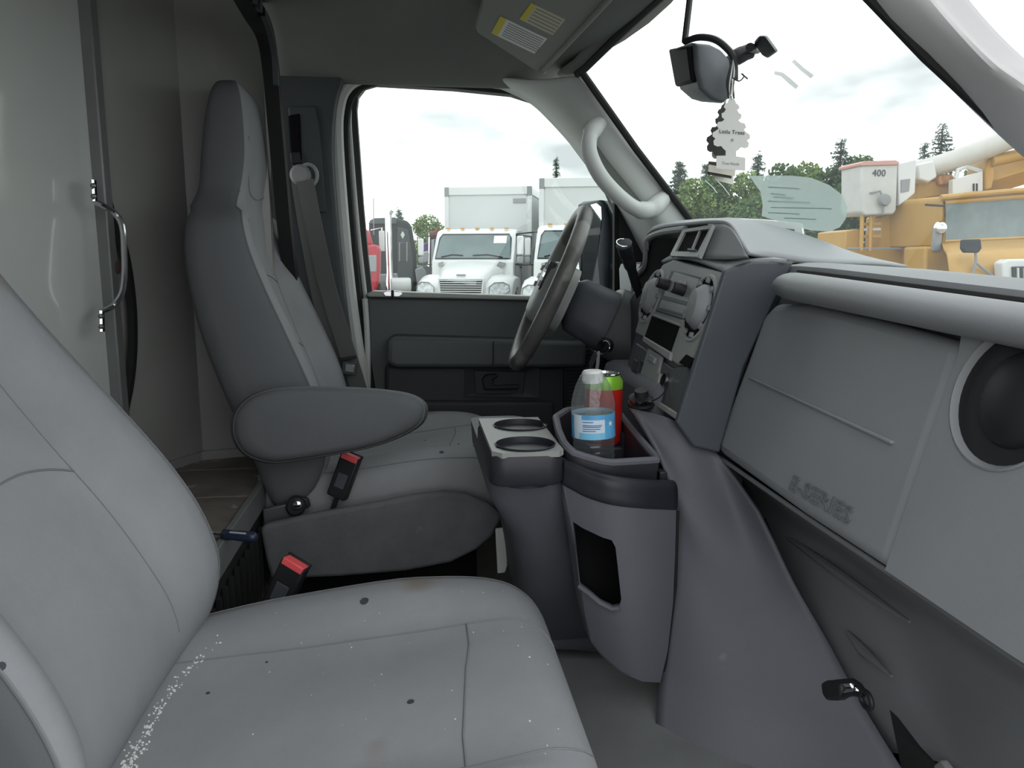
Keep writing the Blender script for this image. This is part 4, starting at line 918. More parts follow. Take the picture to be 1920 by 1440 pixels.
# ------------------------------------------------------------------ rear view mirror on the windscreen
rm = thing('rear_view_mirror', tuple(P(1330, 190, Y=1.25)), 'dark rear view mirror on a ball arm at the windscreen', 'mirror')
nearr = [(1300, 79), (1330, 82), (1350, 92), (1364, 108), (1369, 140), (1368, 185), (1356, 194), (1335, 188), (1312, 168), (1303, 130)]
nr3 = [P(*q, Y=1.22) for q in nearr]
ctr = np.mean(np.array(nr3), 0)
shift = P(1268, 127, Y=1.42)-P(1305, 120, Y=1.22)
def mring(s, k, sh): return [ctr+(p-ctr)*s+shift*k+np.array([sh, 0, 0]) for p in nr3]
hou = mk('housing', loft([mring(.86, -.03, .004), mring(.97, 0.0, 0), mring(1.0, .08, 0), mring(1.0, .5, 0), mring(1.0, .92, 0), mring(.95, 1.0, 0), mring(.8, 1.02, .004)]), mat('mirror_shell', (.14, .152, .165), .5, bump=.2), rm, smooth=60)
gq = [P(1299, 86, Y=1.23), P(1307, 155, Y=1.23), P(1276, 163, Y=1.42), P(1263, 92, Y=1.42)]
mk('mirror_glass', prism([g+np.array([-.010, 0, 0]) for g in gq], (.012, 0, 0)), mat('mirror_dark_reflection', (.012, .013, .016), .6, spec=.05), rm, bevel=.005, seg=3)  # matte black glass: reflection of the dark cab is put into the colour
arm_ = [P(1366, 118, Y=1.30), P(1385, 105, Y=1.30), P(1408, 95, Y=1.30)]
mk('arm', tube(cr(arm_, 4), [.011]*3+[.0135]*3+[.0125]*3, 12), 'black', rm)
wp_ = WS(1440, 90, .004)
mk('ball_joint', tube([arm_[-1], P(1420, 93, Y=1.31), wp_+np.array([-.03, 0, 0])], .007, 10), 'black', rm)
mk('foot', loft([[WS(*q, .003) for q in [(1425, 66), (1438, 66), (1460, 96), (1440, 110), (1430, 104), (1414, 78)]], [WS(*q, .022) for q in [(1422, 68), (1434, 68), (1454, 96), (1438, 108), (1428, 102), (1413, 80)]]]), 'black', rm, bevel=.003)
mk('cable', tube(cr([P(1296, -40, Y=1.34), P(1293, 0, Y=1.33), P(1289, 35, Y=1.32), P(1284, 78, Y=1.30)], 5), .0055, 8), 'black', rm)
mk('cable', tube(cr([P(1284, 78, Y=1.30), P(1310, 70, Y=1.27), P(1340, 74, Y=1.25), P(1364, 92, Y=1.235), P(1376, 112, Y=1.23), P(1378, 150, Y=1.23)], 5), .0055, 8), 'black', rm)
random.seed(4)
for k in range(7):
    x0 = 1368+random.uniform(-6, 8)
    mk('cord', tube(cr([P(1374, 112, Y=1.205), P(x0+4, 135, Y=1.20), P(x0, 160, Y=1.195), P(1372+random.uniform(-7, 7), 185, Y=1.195)], 4), .0014, 6), 'white_plastic' if k % 3 == 1 else 'black', rm)
mk('cord_knot', tube(cr([P(1374, 146, Y=1.19), P(1386, 152, Y=1.19), P(1395, 143, Y=1.19), P(1390, 138, Y=1.19), P(1402, 148, Y=1.19)], 4), .0011, 6), 'black', rm)

# tree shaped air fresheners
TREE = [(0, 1.0), (.09, .97), (.13, .92), (.20, .90), (.24, .86), (.17, .83), (.22, .79), (.30, .77), (.29, .72), (.21, .69), (.28, .66), (.40, .65), (.45, .60), (.38, .56), (.46, .53), (.56, .50), (.57, .45), (.48, .42),
        (.54, .38), (.52, .33), (.42, .31), (.30, .32), (.22, .28), (.16, .26), (.16, .19), (.44, .18), (.44, 0.0)]
TREE = TREE+[(-x, y) for x, y in TREE[::-1][:-1]]
def freshener(c, ax, ay, s, label, m, txt=None, extra=None):
    ax = unit(ax); ay = unit(ay); nn = np.cross(ax, ay)
    r = thing('air_freshener', tuple(c), label, 'air freshener', 'tree shaped air fresheners')
    mk('card', prism([c+ax*x*s*.46+ay*y*s for x, y in TREE], nn*-.0015), m, r, smooth=0)
    mk('string', tube([c+ay*s*.97+nn*.001, c+ay*s*1.1+np.array([.003, .004, 0]), c+ay*s*1.25], .0011, 5), 'white_plastic', r)
    return r, ax, ay, nn
base = P(1370, 318, Y=1.185)
f1, ax, ay, nn = freshener(base, (.93, -.38, -.10), (-.03, 0, 1), .108, 'white tree shaped air freshener card with black lettering below the mirror', mat('card_white', (.86, .86, .83), .8))
mk('lettering', text_mesh('Little Trees', .0082, base+ay*.056+ax*.001+nn*.0006, ax, ay, .0004), 'ink', f1, smooth=0)
mk('lettering', text_mesh('®', .006, base+ay*.044+ax*.002+nn*.0006, ax, ay, .0004), 'grey_ink', f1, smooth=0)
mk('lettering', text_mesh('True North', .0055, base+ay*.009+nn*.0006, ax, ay, .0004), 'grey_ink', f1, smooth=0)
b2 = P(1350, 331, Y=1.215)
f2, ax2, ay2, nn2 = freshener(b2, (.95, .25, -.1), (.03, 0, 1), .112, 'black tree shaped air freshener hanging behind the white one', mat('card_black', (.03, .03, .028), .7))
mk('base_label', prism([b2+ax2*x+ay2*y+nn2*.0008 for x, y in ((-.024, .004), (.028, .004), (.028, .015), (-.024, .015))], nn2*.0006), mat('card_cream', (.60, .58, .50), .8), f2, smooth=0)
b3 = P(1358, 342, Y=1.235)
f3, ax3, ay3, nn3 = freshener(b3, (.90, .40, -.12), (-.05, 0, 1), .108, 'pale cream air freshener showing lowest behind the black one', mat('card_cream2', (.62, .60, .53), .8))
mk('lettering', text_mesh('BLACK ICE', .005, b3+ay3*.012+nn3*.0006, ax3, ay3, .0004), 'ink', f3, smooth=0)

# marks on the windscreen
for pts_, lab in ((((1452, 133), (1468, 136), (1482, 147), (1497, 161), (1492, 167), (1478, 156), (1464, 143), (1452, 140)), 'curved grey tape residue on the windscreen, the lower of two'),
                  (((1484, 116), (1490, 111), (1506, 126), (1526, 141), (1520, 147), (1502, 133)), 'straight grey tape residue on the windscreen, the upper of two')):
    mk('tape_residue', loft([[WS(*q, .004) for q in pts_], [WS(*q, .0048) for q in pts_]]), 'tape', None, label=lab, cat='tape', smooth=0)
sp = [(1405, 330), (1440, 329), (1485, 329), (1520, 333), (1555, 347), (1580, 366), (1589, 390), (1586, 410), (1575, 426), (1556, 434), (1520, 432), (1480, 422), (1428, 405), (1430, 385), (1426, 360)]
so_ = thing('window_film', tuple(WS(1500, 430, .004)), 'large pale translucent film with faint printed lines on the windscreen above the dashboard', 'film')
mk('film', loft([[WS(*q, .004) for q in sp], [WS(*q, .0046) for q in sp]]), 'sticker', so_, smooth=0)
mk('print_line', merge(*[loft([[WS(x0, y+(x-x0)*0 if False else y, .0052) for x, y in ((x0, yv), (x1, yv+2), (x1, yv+4), (x0, yv+2))] if False else [WS(x, y, .0052) for x, y in ((x0, yv), (x1, yv+2), (x1, yv+4), (x0, yv+2))],
     [WS(x, y, .0055) for x, y in ((x0, yv), (x1, yv+2), (x1, yv+4), (x0, yv+2))]]) for x0, x1, yv in ((1440, 1500, 350), (1445, 1475, 362), (1440, 1520, 376), (1445, 1560, 388), (1440, 1500, 398), (1470, 1530, 408), (1450, 1490, 368))]),
   glass_mat('film_print', (.62, .70, .69), .02, haze=.45, hazecol=(.42, .46, .455)), so_, smooth=0)
for a, b, lab in (((1322, 338), (1345, 362), 'thin scratch low on the windscreen left of the pale film'), ((1342, 336), (1368, 366), 'thin scratch low on the windscreen nearest the pale film')):
    mk('glass_scratch', tube([WS(*a, .003), WS((a[0]+b[0])/2+2, (a[1]+b[1])/2, .003), WS(*b, .003)], .0009, 5), 'crack', None, label=lab, cat='scratch')
pp = thing('paper_sheet', tuple(P(1430, 440, X=.86)), 'white sheet of paper lying on the dashboard against the windscreen', 'paper')
mk('sheet', prism([P(*q, X=.85) for q in [(1364, 409), (1430, 412), (1502, 420), (1506, 446), (1440, 450), (1366, 440)]], (.004, 0, .001)), 'paper', pp, smooth=0)
mk('print_block', prism([P(*q, X=.848) for q in [(1466, 428), (1488, 430), (1488, 434), (1466, 432)]], (.002, 0, 0)), 'ink', pp, smooth=0)

# sun visor with warning labels
VA, VB, VCn, VD = P(1012, 133, Y=1.90), P(1150, -8, Y=1.43), P(905, -14, Z=2.17), P(891, 52, Z=2.155)
vs = thing('sun_visor', tuple((VA+VB)/2), 'folded up sun visor with two warning labels under the headliner', 'sun visor')
vn = unit(np.cross(VB-VA, VD-VA)); vn = vn if vn[2] < 0 else -vn
def Vv(px, py, off=0.0): return PL(px, py, VA+vn*off, vn)
vo = [(1004, 134), (1018, 132), (1148, -6), (1100, -60), (912, -40), (900, 10), (889, 52), (894, 62)]
mk('panel', prism([Vv(*q) for q in vo], -vn*.012), 'visor', vs, bevel=.006, seg=3)
l1 = mk('warning_label', prism([Vv(*q, .0008) for q in [(938, 31), (1026, 73), (1002, 101), (921, 62)]], -vn*.0006), 'paper', vs, smooth=0)
mk('label_heading', prism([Vv(*q, .0012) for q in [(938, 31), (950, 36), (933, 67), (921, 62)]], -vn*.0006), 'yellow_ink', l1, smooth=0)
mk('label_print', merge(*[prism([Vv(*(np.array(a)+(np.array(b)-np.array(a))*t0+(np.array(d_)-np.array(a))*u), .0013) for t0, u in ((.2, u0), (.95, u0), (.95, u0+.04), (.2, u0+.04))], -vn*.0004)
   for a, b, d_ in (((938, 31), (1026, 73), (921, 62)),) for u0 in (.12, .24, .36, .48, .6, .72, .84)]), 'grey_ink', l1, smooth=0)
l2 = mk('warning_label', prism([Vv(*q, .0008) for q in [(996, 6), (1060, 37), (1036, 66), (974, 36)]], -vn*.0006), mat('cream_label', (.62, .60, .42), .8), vs, smooth=0)
mk('label_heading', prism([Vv(*q, .0012) for q in [(996, 6), (1004, 10), (983, 40), (974, 36)]], -vn*.0006), 'yellow_ink', l2, smooth=0)
mk('label_print', merge(*[prism([Vv(*(np.array(a)+(np.array(b)-np.array(a))*t0+(np.array(d_)-np.array(a))*u), .0013) for t0, u in ((.2, u0), (.95, u0), (.95, u0+.06), (.2, u0+.06))], -vn*.0004)
   for a, b, d_ in (((996, 6), (1060, 37), (974, 36)),) for u0 in (.12, .3, .48, .66, .84)]), 'grey_ink', l2, smooth=0)
mk('hinge_rod', tube([Vv(1016, 134, .002), Vv(1150, -10, .002)], .006, 8), 'visor', vs)
mk('hook', box(P(1126, 6, Y=1.56), (.02, .012, .03)), 'dash_dark', vs, bevel=.003)
mk('pivot', tube([Vv(1016, 131, .004), Vv(1020, 132, -.03)], .008, 10), 'dash', vs)
# ------------------------------------------------------------------ bottle, can, tool, crumbs
wb_ = P(1117, 855, Y=1.115); wb_[2] = 1.299
def Hh(py): return P(1117, py, Y=1.115)[2]-wb_[2]
bx = P(1117, 800, Y=1.115)
wb_[0] = bx[0]
bo_ = thing('water_bottle', tuple(wb_), 'clear plastic water bottle with white cap and blue label in the console tray', 'bottle')
petm = glass_mat('clear_bottle_plastic', (.86, .88, .89), .10, .05, haze=.20, hazecol=(.75, .78, .80))
watm = glass_mat('bottle_water', (.90, .93, .95), .05, 0, haze=.05, hazecol=(.7, .75, .8))
H = Hh(712)
tilt = unit((-.035, 0, 1))
h_lab0, h_lab1 = Hh(818)+.0, Hh(770)
prof = [(.0, .002), (.024, .0), (.0300, .006), (.0318, .014)]
z = .016
while z < h_lab0-.008:
    prof += [(.0318, z), (.0300, z+.004), (.0318, z+.008)]; z += .009
prof += [(.0322, h_lab0), (.0322, h_lab1), (.0328, h_lab1+.006), (.0325, h_lab1+.014), (.030, h_lab1+.026), (.0255, h_lab1+.040), (.019, h_lab1+.053), (.0135, h_lab1+.061), (.0125, H)]
mk('bottle_body', lathe(prof, wb_, tilt, 36), petm, bo_, smooth=50)
mk('water', lathe([(.0, .004), (.0285, .006), (.0290, .02), (.0295, h_lab1-.005), (.0, h_lab1-.004)], wb_, tilt, 30), watm, bo_, smooth=50)
cap = mk('cap', lathe([(.0150, -.006), (.0155, -.004), (.0152, .010), (.0135, .0125), (.0, .013)], wb_+tilt*(H+.002), tilt, 28), 'white_plastic', bo_, smooth=40)
mk('cap_ribs', merge(*[box(wb_+tilt*(H+.005)+.0153*np.array([math.cos(t), math.sin(t), 0]), (.001, .001, .012)) for t in np.linspace(0, 2*math.pi, 41)[:-1]]), 'white_plastic', cap, kind='stuff')
lb = mat('label_blue', (.10, .36, .66), .4, var=.25, vscale=30)
def wrap(r, h0, h1, a0, a1, n=18):
    u = unit(np.cross(tilt, [0, 1.0, 0])); v = np.cross(tilt, u)
    out = []
    for h in (h0, h1): out.append([wb_+tilt*h+r*(u*math.cos(a)+v*math.sin(a)) for a in np.linspace(a0, a1, n)])
    return loft(out, cap=False, closed=False)
mk('label', wrap(.0326, h_lab0+.002, h_lab1-.001, 0, 2*math.pi, 40), mat('label_pale', (.62, .74, .84), .45), bo_)
cam_a = math.atan2(*(lambda d: (np.dot(d, np.cross(tilt, unit(np.cross(tilt, [0, 1.0, 0])))), np.dot(d, unit(np.cross(tilt, [0, 1.0, 0])))))(CAM-wb_))
def right_sign():
    u = unit(np.cross(tilt, [0, 1.0, 0])); v = np.cross(tilt, u); a = cam_a+.3
    return 1 if np.dot((u*math.cos(a)+v*math.sin(a))-(u*math.cos(cam_a)+v*math.sin(cam_a)), RGT) > 0 else -1
sg = right_sign()
labp = bo_
def lw(name, a0, a1, f0, f1, m, r=.0328): mk(name, wrap(r, h_lab0+(h_lab1-h_lab0)*f0, h_lab0+(h_lab1-h_lab0)*f1, cam_a+sg*a0, cam_a+sg*a1), m, labp)
lw('label_field', .55, 1.45, .04, .98, lb)
lw('label_field', -1.6, -1.05, .04, .92, lb)
lw('label_stripe', -.55, .8, .80, .97, lb)
lw('label_stripe', -.7, .9, .05, .30, mat('label_cyan', (.20, .55, .80), .4))
for k, (f, a1) in enumerate(((.72, .0), (.60, .40), (.54, .35), (.46, .32), (.38, .1))): lw('label_print', -.55, a1, f-.022, f+.012, mat('label_ink', (.08, .22, .50), .6) if k == 0 else 'label_ink_', .0329) if False else mk('label_print', wrap(.0329, h_lab0+(h_lab1-h_lab0)*(f-.018), h_lab0+(h_lab1-h_lab0)*(f+.014), cam_a+sg*-.5, cam_a+sg*a1), MATS.get('label_ink') or mat('label_ink', (.06, .16, .42), .6), bo_)
uu = unit(np.cross(tilt, [0, 1.0, 0])); vv = np.cross(tilt, uu); an = cam_a+sg*.85
nrm_ = uu*math.cos(an)+vv*math.sin(an); tx_ = tilt; ty_ = np.cross(nrm_, tilt)
mk('star_mark', prism([wb_+tilt*(h_lab0+(h_lab1-h_lab0)*.62)+nrm_*.0331+(ty_*math.sin(t)+tilt*math.cos(t))*(.0045 if k % 2 == 0 else .0018) for k, t in enumerate(np.linspace(0, 2*math.pi, 11)[:-1])], nrm_*.0003), 'paper', bo_, smooth=0)
# drinks can behind the bottle
cb = P(1131, 775, Y=1.235); cb[2] = 1.348
rc_ = .0315
zt1 = P(1131, 700, Y=1.235)[2]
cn = thing('drinks_can', tuple(cb), 'red drinks can with green top band behind the water bottle', 'can')
hc_ = zt1-cb[2]
mk('can_body', lathe([(.026, 0), (rc_, .008), (rc_, hc_-.020)], cb, n=30), mat('can_red', (.62, .025, .02), .3, metal=.3), cn, smooth=40)
mk('green_band', lathe([(rc_+.0002, hc_-.024), (rc_+.0002, hc_-.012), (rc_-.006, hc_-.002)], cb, n=30, cap=False), mat('can_green', (.26, .58, .05), .3, metal=.3), cn, smooth=40)
mk('rim', lathe([(rc_-.006, hc_-.003), (rc_-.0045, hc_), (rc_-.006, hc_+.001), (rc_-.008, hc_-.004), (0, hc_-.004)], cb, n=30), 'chrome', cn, smooth=40)
mk('pull_tab', box(cb+np.array([0, -.004, hc_-.002]), (.012, .02, .0015)), 'chrome', cn, bevel=.001)
# screwdriver on the edge of the cargo floor
s0, s1, s2 = P(392, 1000, Z=1.217), P(416, 1002, Z=1.217), P(474, 1007, Z=1.217)
sv = thing('screwdriver', tuple(s1), 'dark blue handled screwdriver lying on the cargo floor edge', 'screwdriver')
dx_ = unit(s2-s1)
mk('shaft', tube([s0-dx_*.05, s1+dx_*.005], .0032, 8), 'chrome', sv)
mk('handle', lathe([(.004, 0), (.0085, .003), (.0095, .012), (.0080, .022), (.0092, .036), (.0092, .052), (.0075, .060), (.003, .0625)], s1, dx_, 8), mat('tool_blue', (.018, .026, .055), .35), sv, smooth=60)
mk('handle_print', strap([s1+dx_*.016+np.array([0, -.007, .0075]), s1+dx_*.045+np.array([0, -.007, .0075])], (0, 1, 1), .003, .0006), 'grey_ink', sv)
# white crumbs in the crease of the passenger seat
random.seed(11); parts = []
for k in range(420):
    if k < 330:
        y = random.triangular(.60, 1.0, .66); base_ = np.array([-.296+random.gauss(0, .0045)+.03*max(0, y-.9)/.1, y, 1.178])
    else:
        y = random.uniform(.65, 1.05); base_ = np.array([random.uniform(-.2, .15), y, 1.172])
    s = random.uniform(.0005, .0016)*(1 if k < 330 else .6)
    parts.append((base_, s))
CRUMBS = parts
# ------------------------------------------------------------------ the yard outside
M['ground'] = mat('gravel_yard', (.27, .262, .245), .95, var=.25, vscale=.6, bump=.4, bscale=8)
M['tpaint'] = mat('truck_white_paint', (.62, .63, .63), .3, spec=.5)
M['tbox'] = mat('truck_box_panel', (.55, .565, .565), .5, var=.03, vscale=1.0)
M['tglass'] = mat('truck_window_glass', (.10, .145, .15), .06, spec=.8, var=.3, vscale=1.5)
M['tgrey'] = mat('truck_grey', (.25, .26, .27), .5)
M['tblack'] = mat('truck_black_paint', (.02, .024, .028), .5, spec=.25)
M['tyre'] = mat('tyre_rubber', (.02, .02, .02), .85)
M['lamp'] = mat('lamp_lens', (.55, .58, .60), .12, spec=.8, var=.4, vscale=12)
M['yel'] = mat('utility_yellow', (.46, .27, .07), .45, var=.08, vscale=2)
M['tred'] = mat('truck_red', (.38, .015, .03), .35)
M['tpur'] = mat('truck_purple', (.10, .045, .22), .35)
mk('ground', ([(-150, -60, 0), (150, -60, 0), (150, 150, 0), (-150, 150, 0)], [(0, 1, 2, 3)]), 'ground', kind='structure', label='gravel ground of the truck yard')

def wheel(t, x, y, r=.5, wd=.28):
    wv = mk('wheel', lathe([(r*.6, -wd/2), (r*.95, -wd/2), (r, -wd/2+.04), (r, wd/2-.04), (r*.95, wd/2), (r*.6, wd/2)], (x, y, r), (1, 0, 0), 28), 'tyre', t, smooth=40)
    mk('rim', lathe([(r*.58, -wd/2+.02), (r*.55, 0), (r*.2, .02), (0, .02)], (x, y, r), (1 if x > 0 else -1, 0, 0), 20), 'tbox', wv)
def box_truck(label):
    t = thing('box_truck', (0, 0, 0), label, 'truck', 'white box trucks in the yard')
    # hood
    secs = []
    for y, wdt, zt_, zb in ((.0, .50, 1.22, .80), (.06, .57, 1.31, .78), (.25, .62, 1.40, .76), (.6, .68, 1.50, .75), (1.0, .78, 1.60, .75), (1.38, .90, 1.68, .75)):
        secs.append([(x*wdt, y+(0.05*(abs(x)**2)), zb+(zt_-zb)*z) for x, z in ((-1, 0), (-1, .45), (-.98, .72), (-.9, .9), (-.7, .98), (-.35, 1.0), (0, 1.01), (.35, 1.0), (.7, .98), (.9, .9), (.98, .72), (1, .45), (1, 0))])
    mk('hood', loft(secs), 'tpaint', t, smooth=50)
    for s in (-1, 1):
        pr = [(.16, .62), (.06, .85), (.10, 1.05), (.25, 1.2), (.55, 1.31), (.95, 1.34), (1.25, 1.30), (1.42, 1.2), (1.42, .62), (1.32, .62), (1.28, .85), (1.12, 1.02), (.9, 1.08), (.66, 1.02), (.5, .85), (.46, .62)]
        rg = [[(s*x, y+dy, z*zs+(1-zs)*.62) for y, z in pr] for x, dy, zs in ((.54, .0, 1.0), (.8, .02, 1.0), (1.05, .10, .98), (1.16, .22, .90))]
        mk('fender', loft(rg), 'tpaint', t, smooth=50, bevel=.02)
        hl = mk('headlight', prism([(s*x, y, z) for x, y, z in ((.66, .03, .90), (.66, .05, 1.06), (.78, .07, 1.16), (.98, .12, 1.17), (1.10, .20, 1.10), (1.12, .22, .98), (1.0, .13, .88), (.8, .05, .86))], (0, .03, 0)), 'lamp', t, bevel=.02)
        mk('lens_rim', tube([(s*x, y-.01, z) for x, y, z in ((.66, .03, .90), (.66, .05, 1.06), (.78, .07, 1.16), (.98, .12, 1.17), (1.10, .20, 1.10), (1.12, .22, .98), (1.0, .13, .88), (.8, .05, .86))], .012, 6, closed=True), 'tgrey', hl)
        mk('side_window', prism([(s*1.035, 1.62, 1.72), (s*1.035, 2.45, 1.72), (s*1.0, 2.45, 2.28), (s*1.0, 1.98, 2.28)], (s*.01, 0, 0)), 'tglass', t)
        mk('door_seam', tube([(s*1.042, 1.52, .8), (s*1.042, 1.55, 1.68), (s*1.042, 2.5, 1.68), (s*1.042, 2.5, .8)], .008, 5), 'tgrey', t)
        mk('door_handle', box((s*1.05, 2.35, 1.5), (.03, .16, .04)), 'tblack', t)
        mb = mk('mirror_bracket', tube([(s*1.03, 1.55, 1.58), (s*1.42, 1.45, 1.56), (s*1.44, 1.45, 2.25), (s*1.02, 1.75, 2.3)], .018, 8), 'tblack', t)
        mk('mirror_head', box((s*1.36, 1.45, 2.0), (.15, .08, .42)), 'tpaint', mb, bevel=.03)
        mk('spot_mirror', box((s*1.36, 1.45, 1.68), (.14, .08, .16)), 'tgrey', mb, bevel=.03)
        mk('hood_vent', prism([(s*.66, 1.0, 1.54), (s*.82, 1.15, 1.50), (s*.86, 1.2, 1.58), (s*.70, 1.12, 1.62)], (0, .02, .03)), 'tgrey', t, bevel=.008)
        wheel(t, s*.98, .9); wheel(t, s*.98, 7.2, .5, .5)
    # grille
    g0, g1 = [(-.52, -.03, .86), (.52, -.03, .86), (.55, -.01, 1.26), (-.55, -.01, 1.26)], [(-.48, -.03, .89), (.48, -.03, .89), (.51, -.01, 1.23), (-.51, -.01, 1.23)]
    gf_ = mk('grille', frame(g0, g1, (0, .06, 0)), 'tpaint', t, bevel=.008)
    mk('grille_back', prism([(-.5, .03, .87), (.5, .03, .87), (.52, .03, 1.25), (-.52, .03, 1.25)], (0, .01, 0)), 'tblack', gf_)
    for k in range(7): mk('slat', box((0, -.015, .91+k*.05), (1.0, .05, .022)), 'tbox', gf_, bevel=.006)
    mk('badge', box((0, .03, 1.335), (.22, .03, .04)), 'tgrey', t, bevel=.01)
    mk('bumper', loft([[(x, -.08+.16*abs(x/1.2)**2.5, z) for x in np.linspace(-1.2, 1.2, 11)]+[(x, .12+.16*abs(x/1.2)**2.5, z) for x in np.linspace(1.2, -1.2, 11)] for z in (.42, .74)]), 'tbox', t, bevel=.03)
    # cab
    cp_ = [(1.20, .7), (1.26, 1.64), (1.30, 1.69), (1.74, 2.33), (1.86, 2.42), (2.1, 2.46), (2.85, 2.47), (3.0, 2.40), (3.05, .7)]
    mk('cab', loft([[(x, y, z-dz*max(0, (z-1.6))) for y, z in cp_] for x, dz in ((-1.03, .06), (-1.0, .015), (-.9, .0), (0, -.02), (.9, 0), (1.0, .015), (1.03, .06))]), 'tpaint', t, smooth=40, bevel=.02)
    def wsq(x, f, o=0): return (x, 1.30+.44*f-.83*o*1.0, 1.69+.64*f+.55*o)
    mk('windscreen', prism([wsq(-.94, .04, .015), wsq(.94, .04, .015), wsq(.90, .8, .015), wsq(.84, .95, .015), wsq(-.84, .95, .015), wsq(-.90, .8, .015)], (0, .01, -.006)), 'tglass', t)
    mk('windscreen_seal', tube([wsq(-.95, .03, .016), wsq(.95, .03, .016), wsq(.91, .82, .016), wsq(.85, .97, .016), wsq(-.85, .97, .016), wsq(-.91, .82, .016)], .016, 6, closed=True), 'tblack', t)
    mk('paper_notice', prism([wsq(.48, .62, .02), wsq(.80, .62, .02), wsq(.80, .90, .02), wsq(.48, .90, .02)], (0, .004, -.002)), 'paper', t, smooth=0)
    for a, b in (((-.8, .08), (-.25, .14)), ((.0, .14), (.75, .07))):
        mk('wiper', tube([wsq(a[0], a[1], .03), wsq((a[0]+b[0])/2, .17, .03), wsq(b[0], b[1], .03)], .014, 6), 'tblack', t)
    for x in (-.75, -.38, 0, .38, .75): mk('marker_light', box((x, 1.88, 2.475), (.10, .10, .05)), mat('amber_lamp', (.6, .30, .08), .3) if 'amber_lamp' not in MATS else MATS['amber_lamp'], t, bevel=.015)
    # box body
    mk('cargo_box', box((0, 6.6, 2.30), (2.36, 6.6, 2.62)), 'tbox', t, bevel=.02)
    mk('top_rail', box((0, 3.29, 3.52), (2.16, .05, .22)), 'tpaint', t, bevel=.015)
    for s in (-1, 1):
        mk('corner_cap', box((s*1.13, 3.30, 3.50), (.14, .08, .26)), 'tgrey', t, bevel=.02)
        mk('corner_post', box((s*1.14, 3.285, 2.2), (.12, .04, 2.4)), 'tpaint', t, bevel=.01)
        mk('side_rail', box((s*1.185, 6.6, 3.5), (.03, 6.6, .2)), 'tpaint', t, bevel=.01)
    mk('name_plate', box((.86, 3.285, 3.25), (.34, .02, .12)), 'tgrey', t, bevel=.005)
    mk('chassis', box((0, 5.2, .8), (.9, 9.0, .22)), 'tblack', t)
    return t
t1 = box_truck('white box truck facing the driver window, left of the taller box truck')
g = P(864, 535, Y=18.0)
t1.location = (g[0], g[1], 0); t1.rotation_euler = (0, 0, math.radians(-16.5))
t2 = copy_tree(t1); t2['label'] = 'nearer white box truck half hidden behind the steering wheel'
g = P(1078, 535, Y=15.4)
t2.location = (g[0], g[1], 0); t2.rotation_euler = (0, 0, math.radians(-17))

# black sleeper tractor with tall exhaust, and neighbours
def slab(name, px, Y, depth, m, t, bevel=.03, **k): return mk(name, prism([P(*q, Y=Y) for q in px], (0, depth, 0)), m, t, bevel=bevel, **k)
bs = thing('semi_tractor', tuple(P(735, 548, Y=20)*np.array([1, 1, 0])), 'black semi tractor with tall exhaust pipe seen through the left of the driver window', 'truck')
slab('sleeper', [(692, 411), (740, 408), (765, 414), (772, 425), (780, 470), (784, 560), (700, 640), (680, 640)], 21, 2.2, 'tblack', bs, .08)
slab('rear_panel', [(745, 425), (765, 430), (774, 480), (776, 545), (745, 545)], 20.95, .06, mat('black_panel', (.035, .045, .05), .3), bs, .02)
slab('roof_fairing', [(690, 420), (700, 409), (742, 407), (744, 420)], 20.9, .1, mat('dark_fairing', (.07, .08, .085), .3), bs, .02)
mk('diamond_badge', prism([P(*q, Y=20.88) for q in [(755, 433), (759, 440), (755, 448), (751, 440)]], (0, .02, 0)), 'tbox', bs, smooth=0)
mk('window_trim', tube([P(*q, Y=20.88) for q in [(749, 455), (763, 454), (763, 490), (749, 490)]], .02, 5, closed=True), 'tgrey', bs)
mk('exhaust_pipe', tube(cr([P(733, 640, Y=20), P(732, 545, Y=20), P(730, 480, Y=20), P(728, 410, Y=20), P(730, 398, Y=20), P(733, 393, Y=20)], 4), [.11]*6+[.085]*15, 12), 'chrome', bs)
mk('fuel_tank', lathe([(.0, -.24), (.2, -.24), (.22, -.2), (.22, .2), (.2, .24), (0, .24)], P(752, 537, Y=19.8), (1, .1, 0), 20), 'tbox', bs)
mk('antenna', tube([P(701, 440, Y=20.5), P(700, 372, Y=20.5)], .012, 5), 'tgrey', bs)
mk('mirror_arm', tube([P(695, 432, Y=19.6), P(716, 427, Y=19.6), P(716, 470, Y=19.6)], .02, 6), 'chrome', bs)
mk('mirror_head', box(P(716, 452, Y=19.6), (.14, .06, .5)), 'tbox', bs, bevel=.02)
slab('chassis_frame', [(690, 548), (798, 548), (798, 560), (690, 560)], 20.2, .8, 'tblack', bs)
slab('step_panel', [(700, 515), (745, 512), (748, 556), (702, 556)], 20.4, .2, 'tgrey', bs)
wheel(bs, 0, 0) if False else None
mk('wheel', lathe([(.3, -.15), (.5, -.15), (.52, 0), (.5, .15), (.3, .15), (0, .15)], P(700, 590, Y=20.2)*np.array([1, 1, 0])+np.array([0, 0, .52]), (1, .1, 0), 24), 'tyre', bs)
mk('wheel', lathe([(.3, -.15), (.5, -.15), (.52, 0), (.5, .15), (.3, .15), (0, .15)], P(790, 590, Y=20.2)*np.array([1, 1, 0])+np.array([0, 0, .52]), (1, .1, 0), 24), 'tyre', bs)
slab('deck_clutter', [(778, 505), (792, 500), (800, 510), (800, 545), (784, 548)], 20.6, .6, 'tgrey', bs)
rt = thing('red_truck', tuple(P(700, 548, Y=18.6)*np.array([1, 1, 0])), 'red truck cab at the left edge of the driver window', 'truck')
slab('cab_corner', [(650, 462), (706, 458), (712, 466), (712, 500), (710, 530), (700, 560), (650, 640)], 18.6, .8, 'tred', rt, .06)
slab('grille', [(660, 480), (706, 478), (706, 510), (660, 512)], 18.57, .05, 'tgrey', rt)
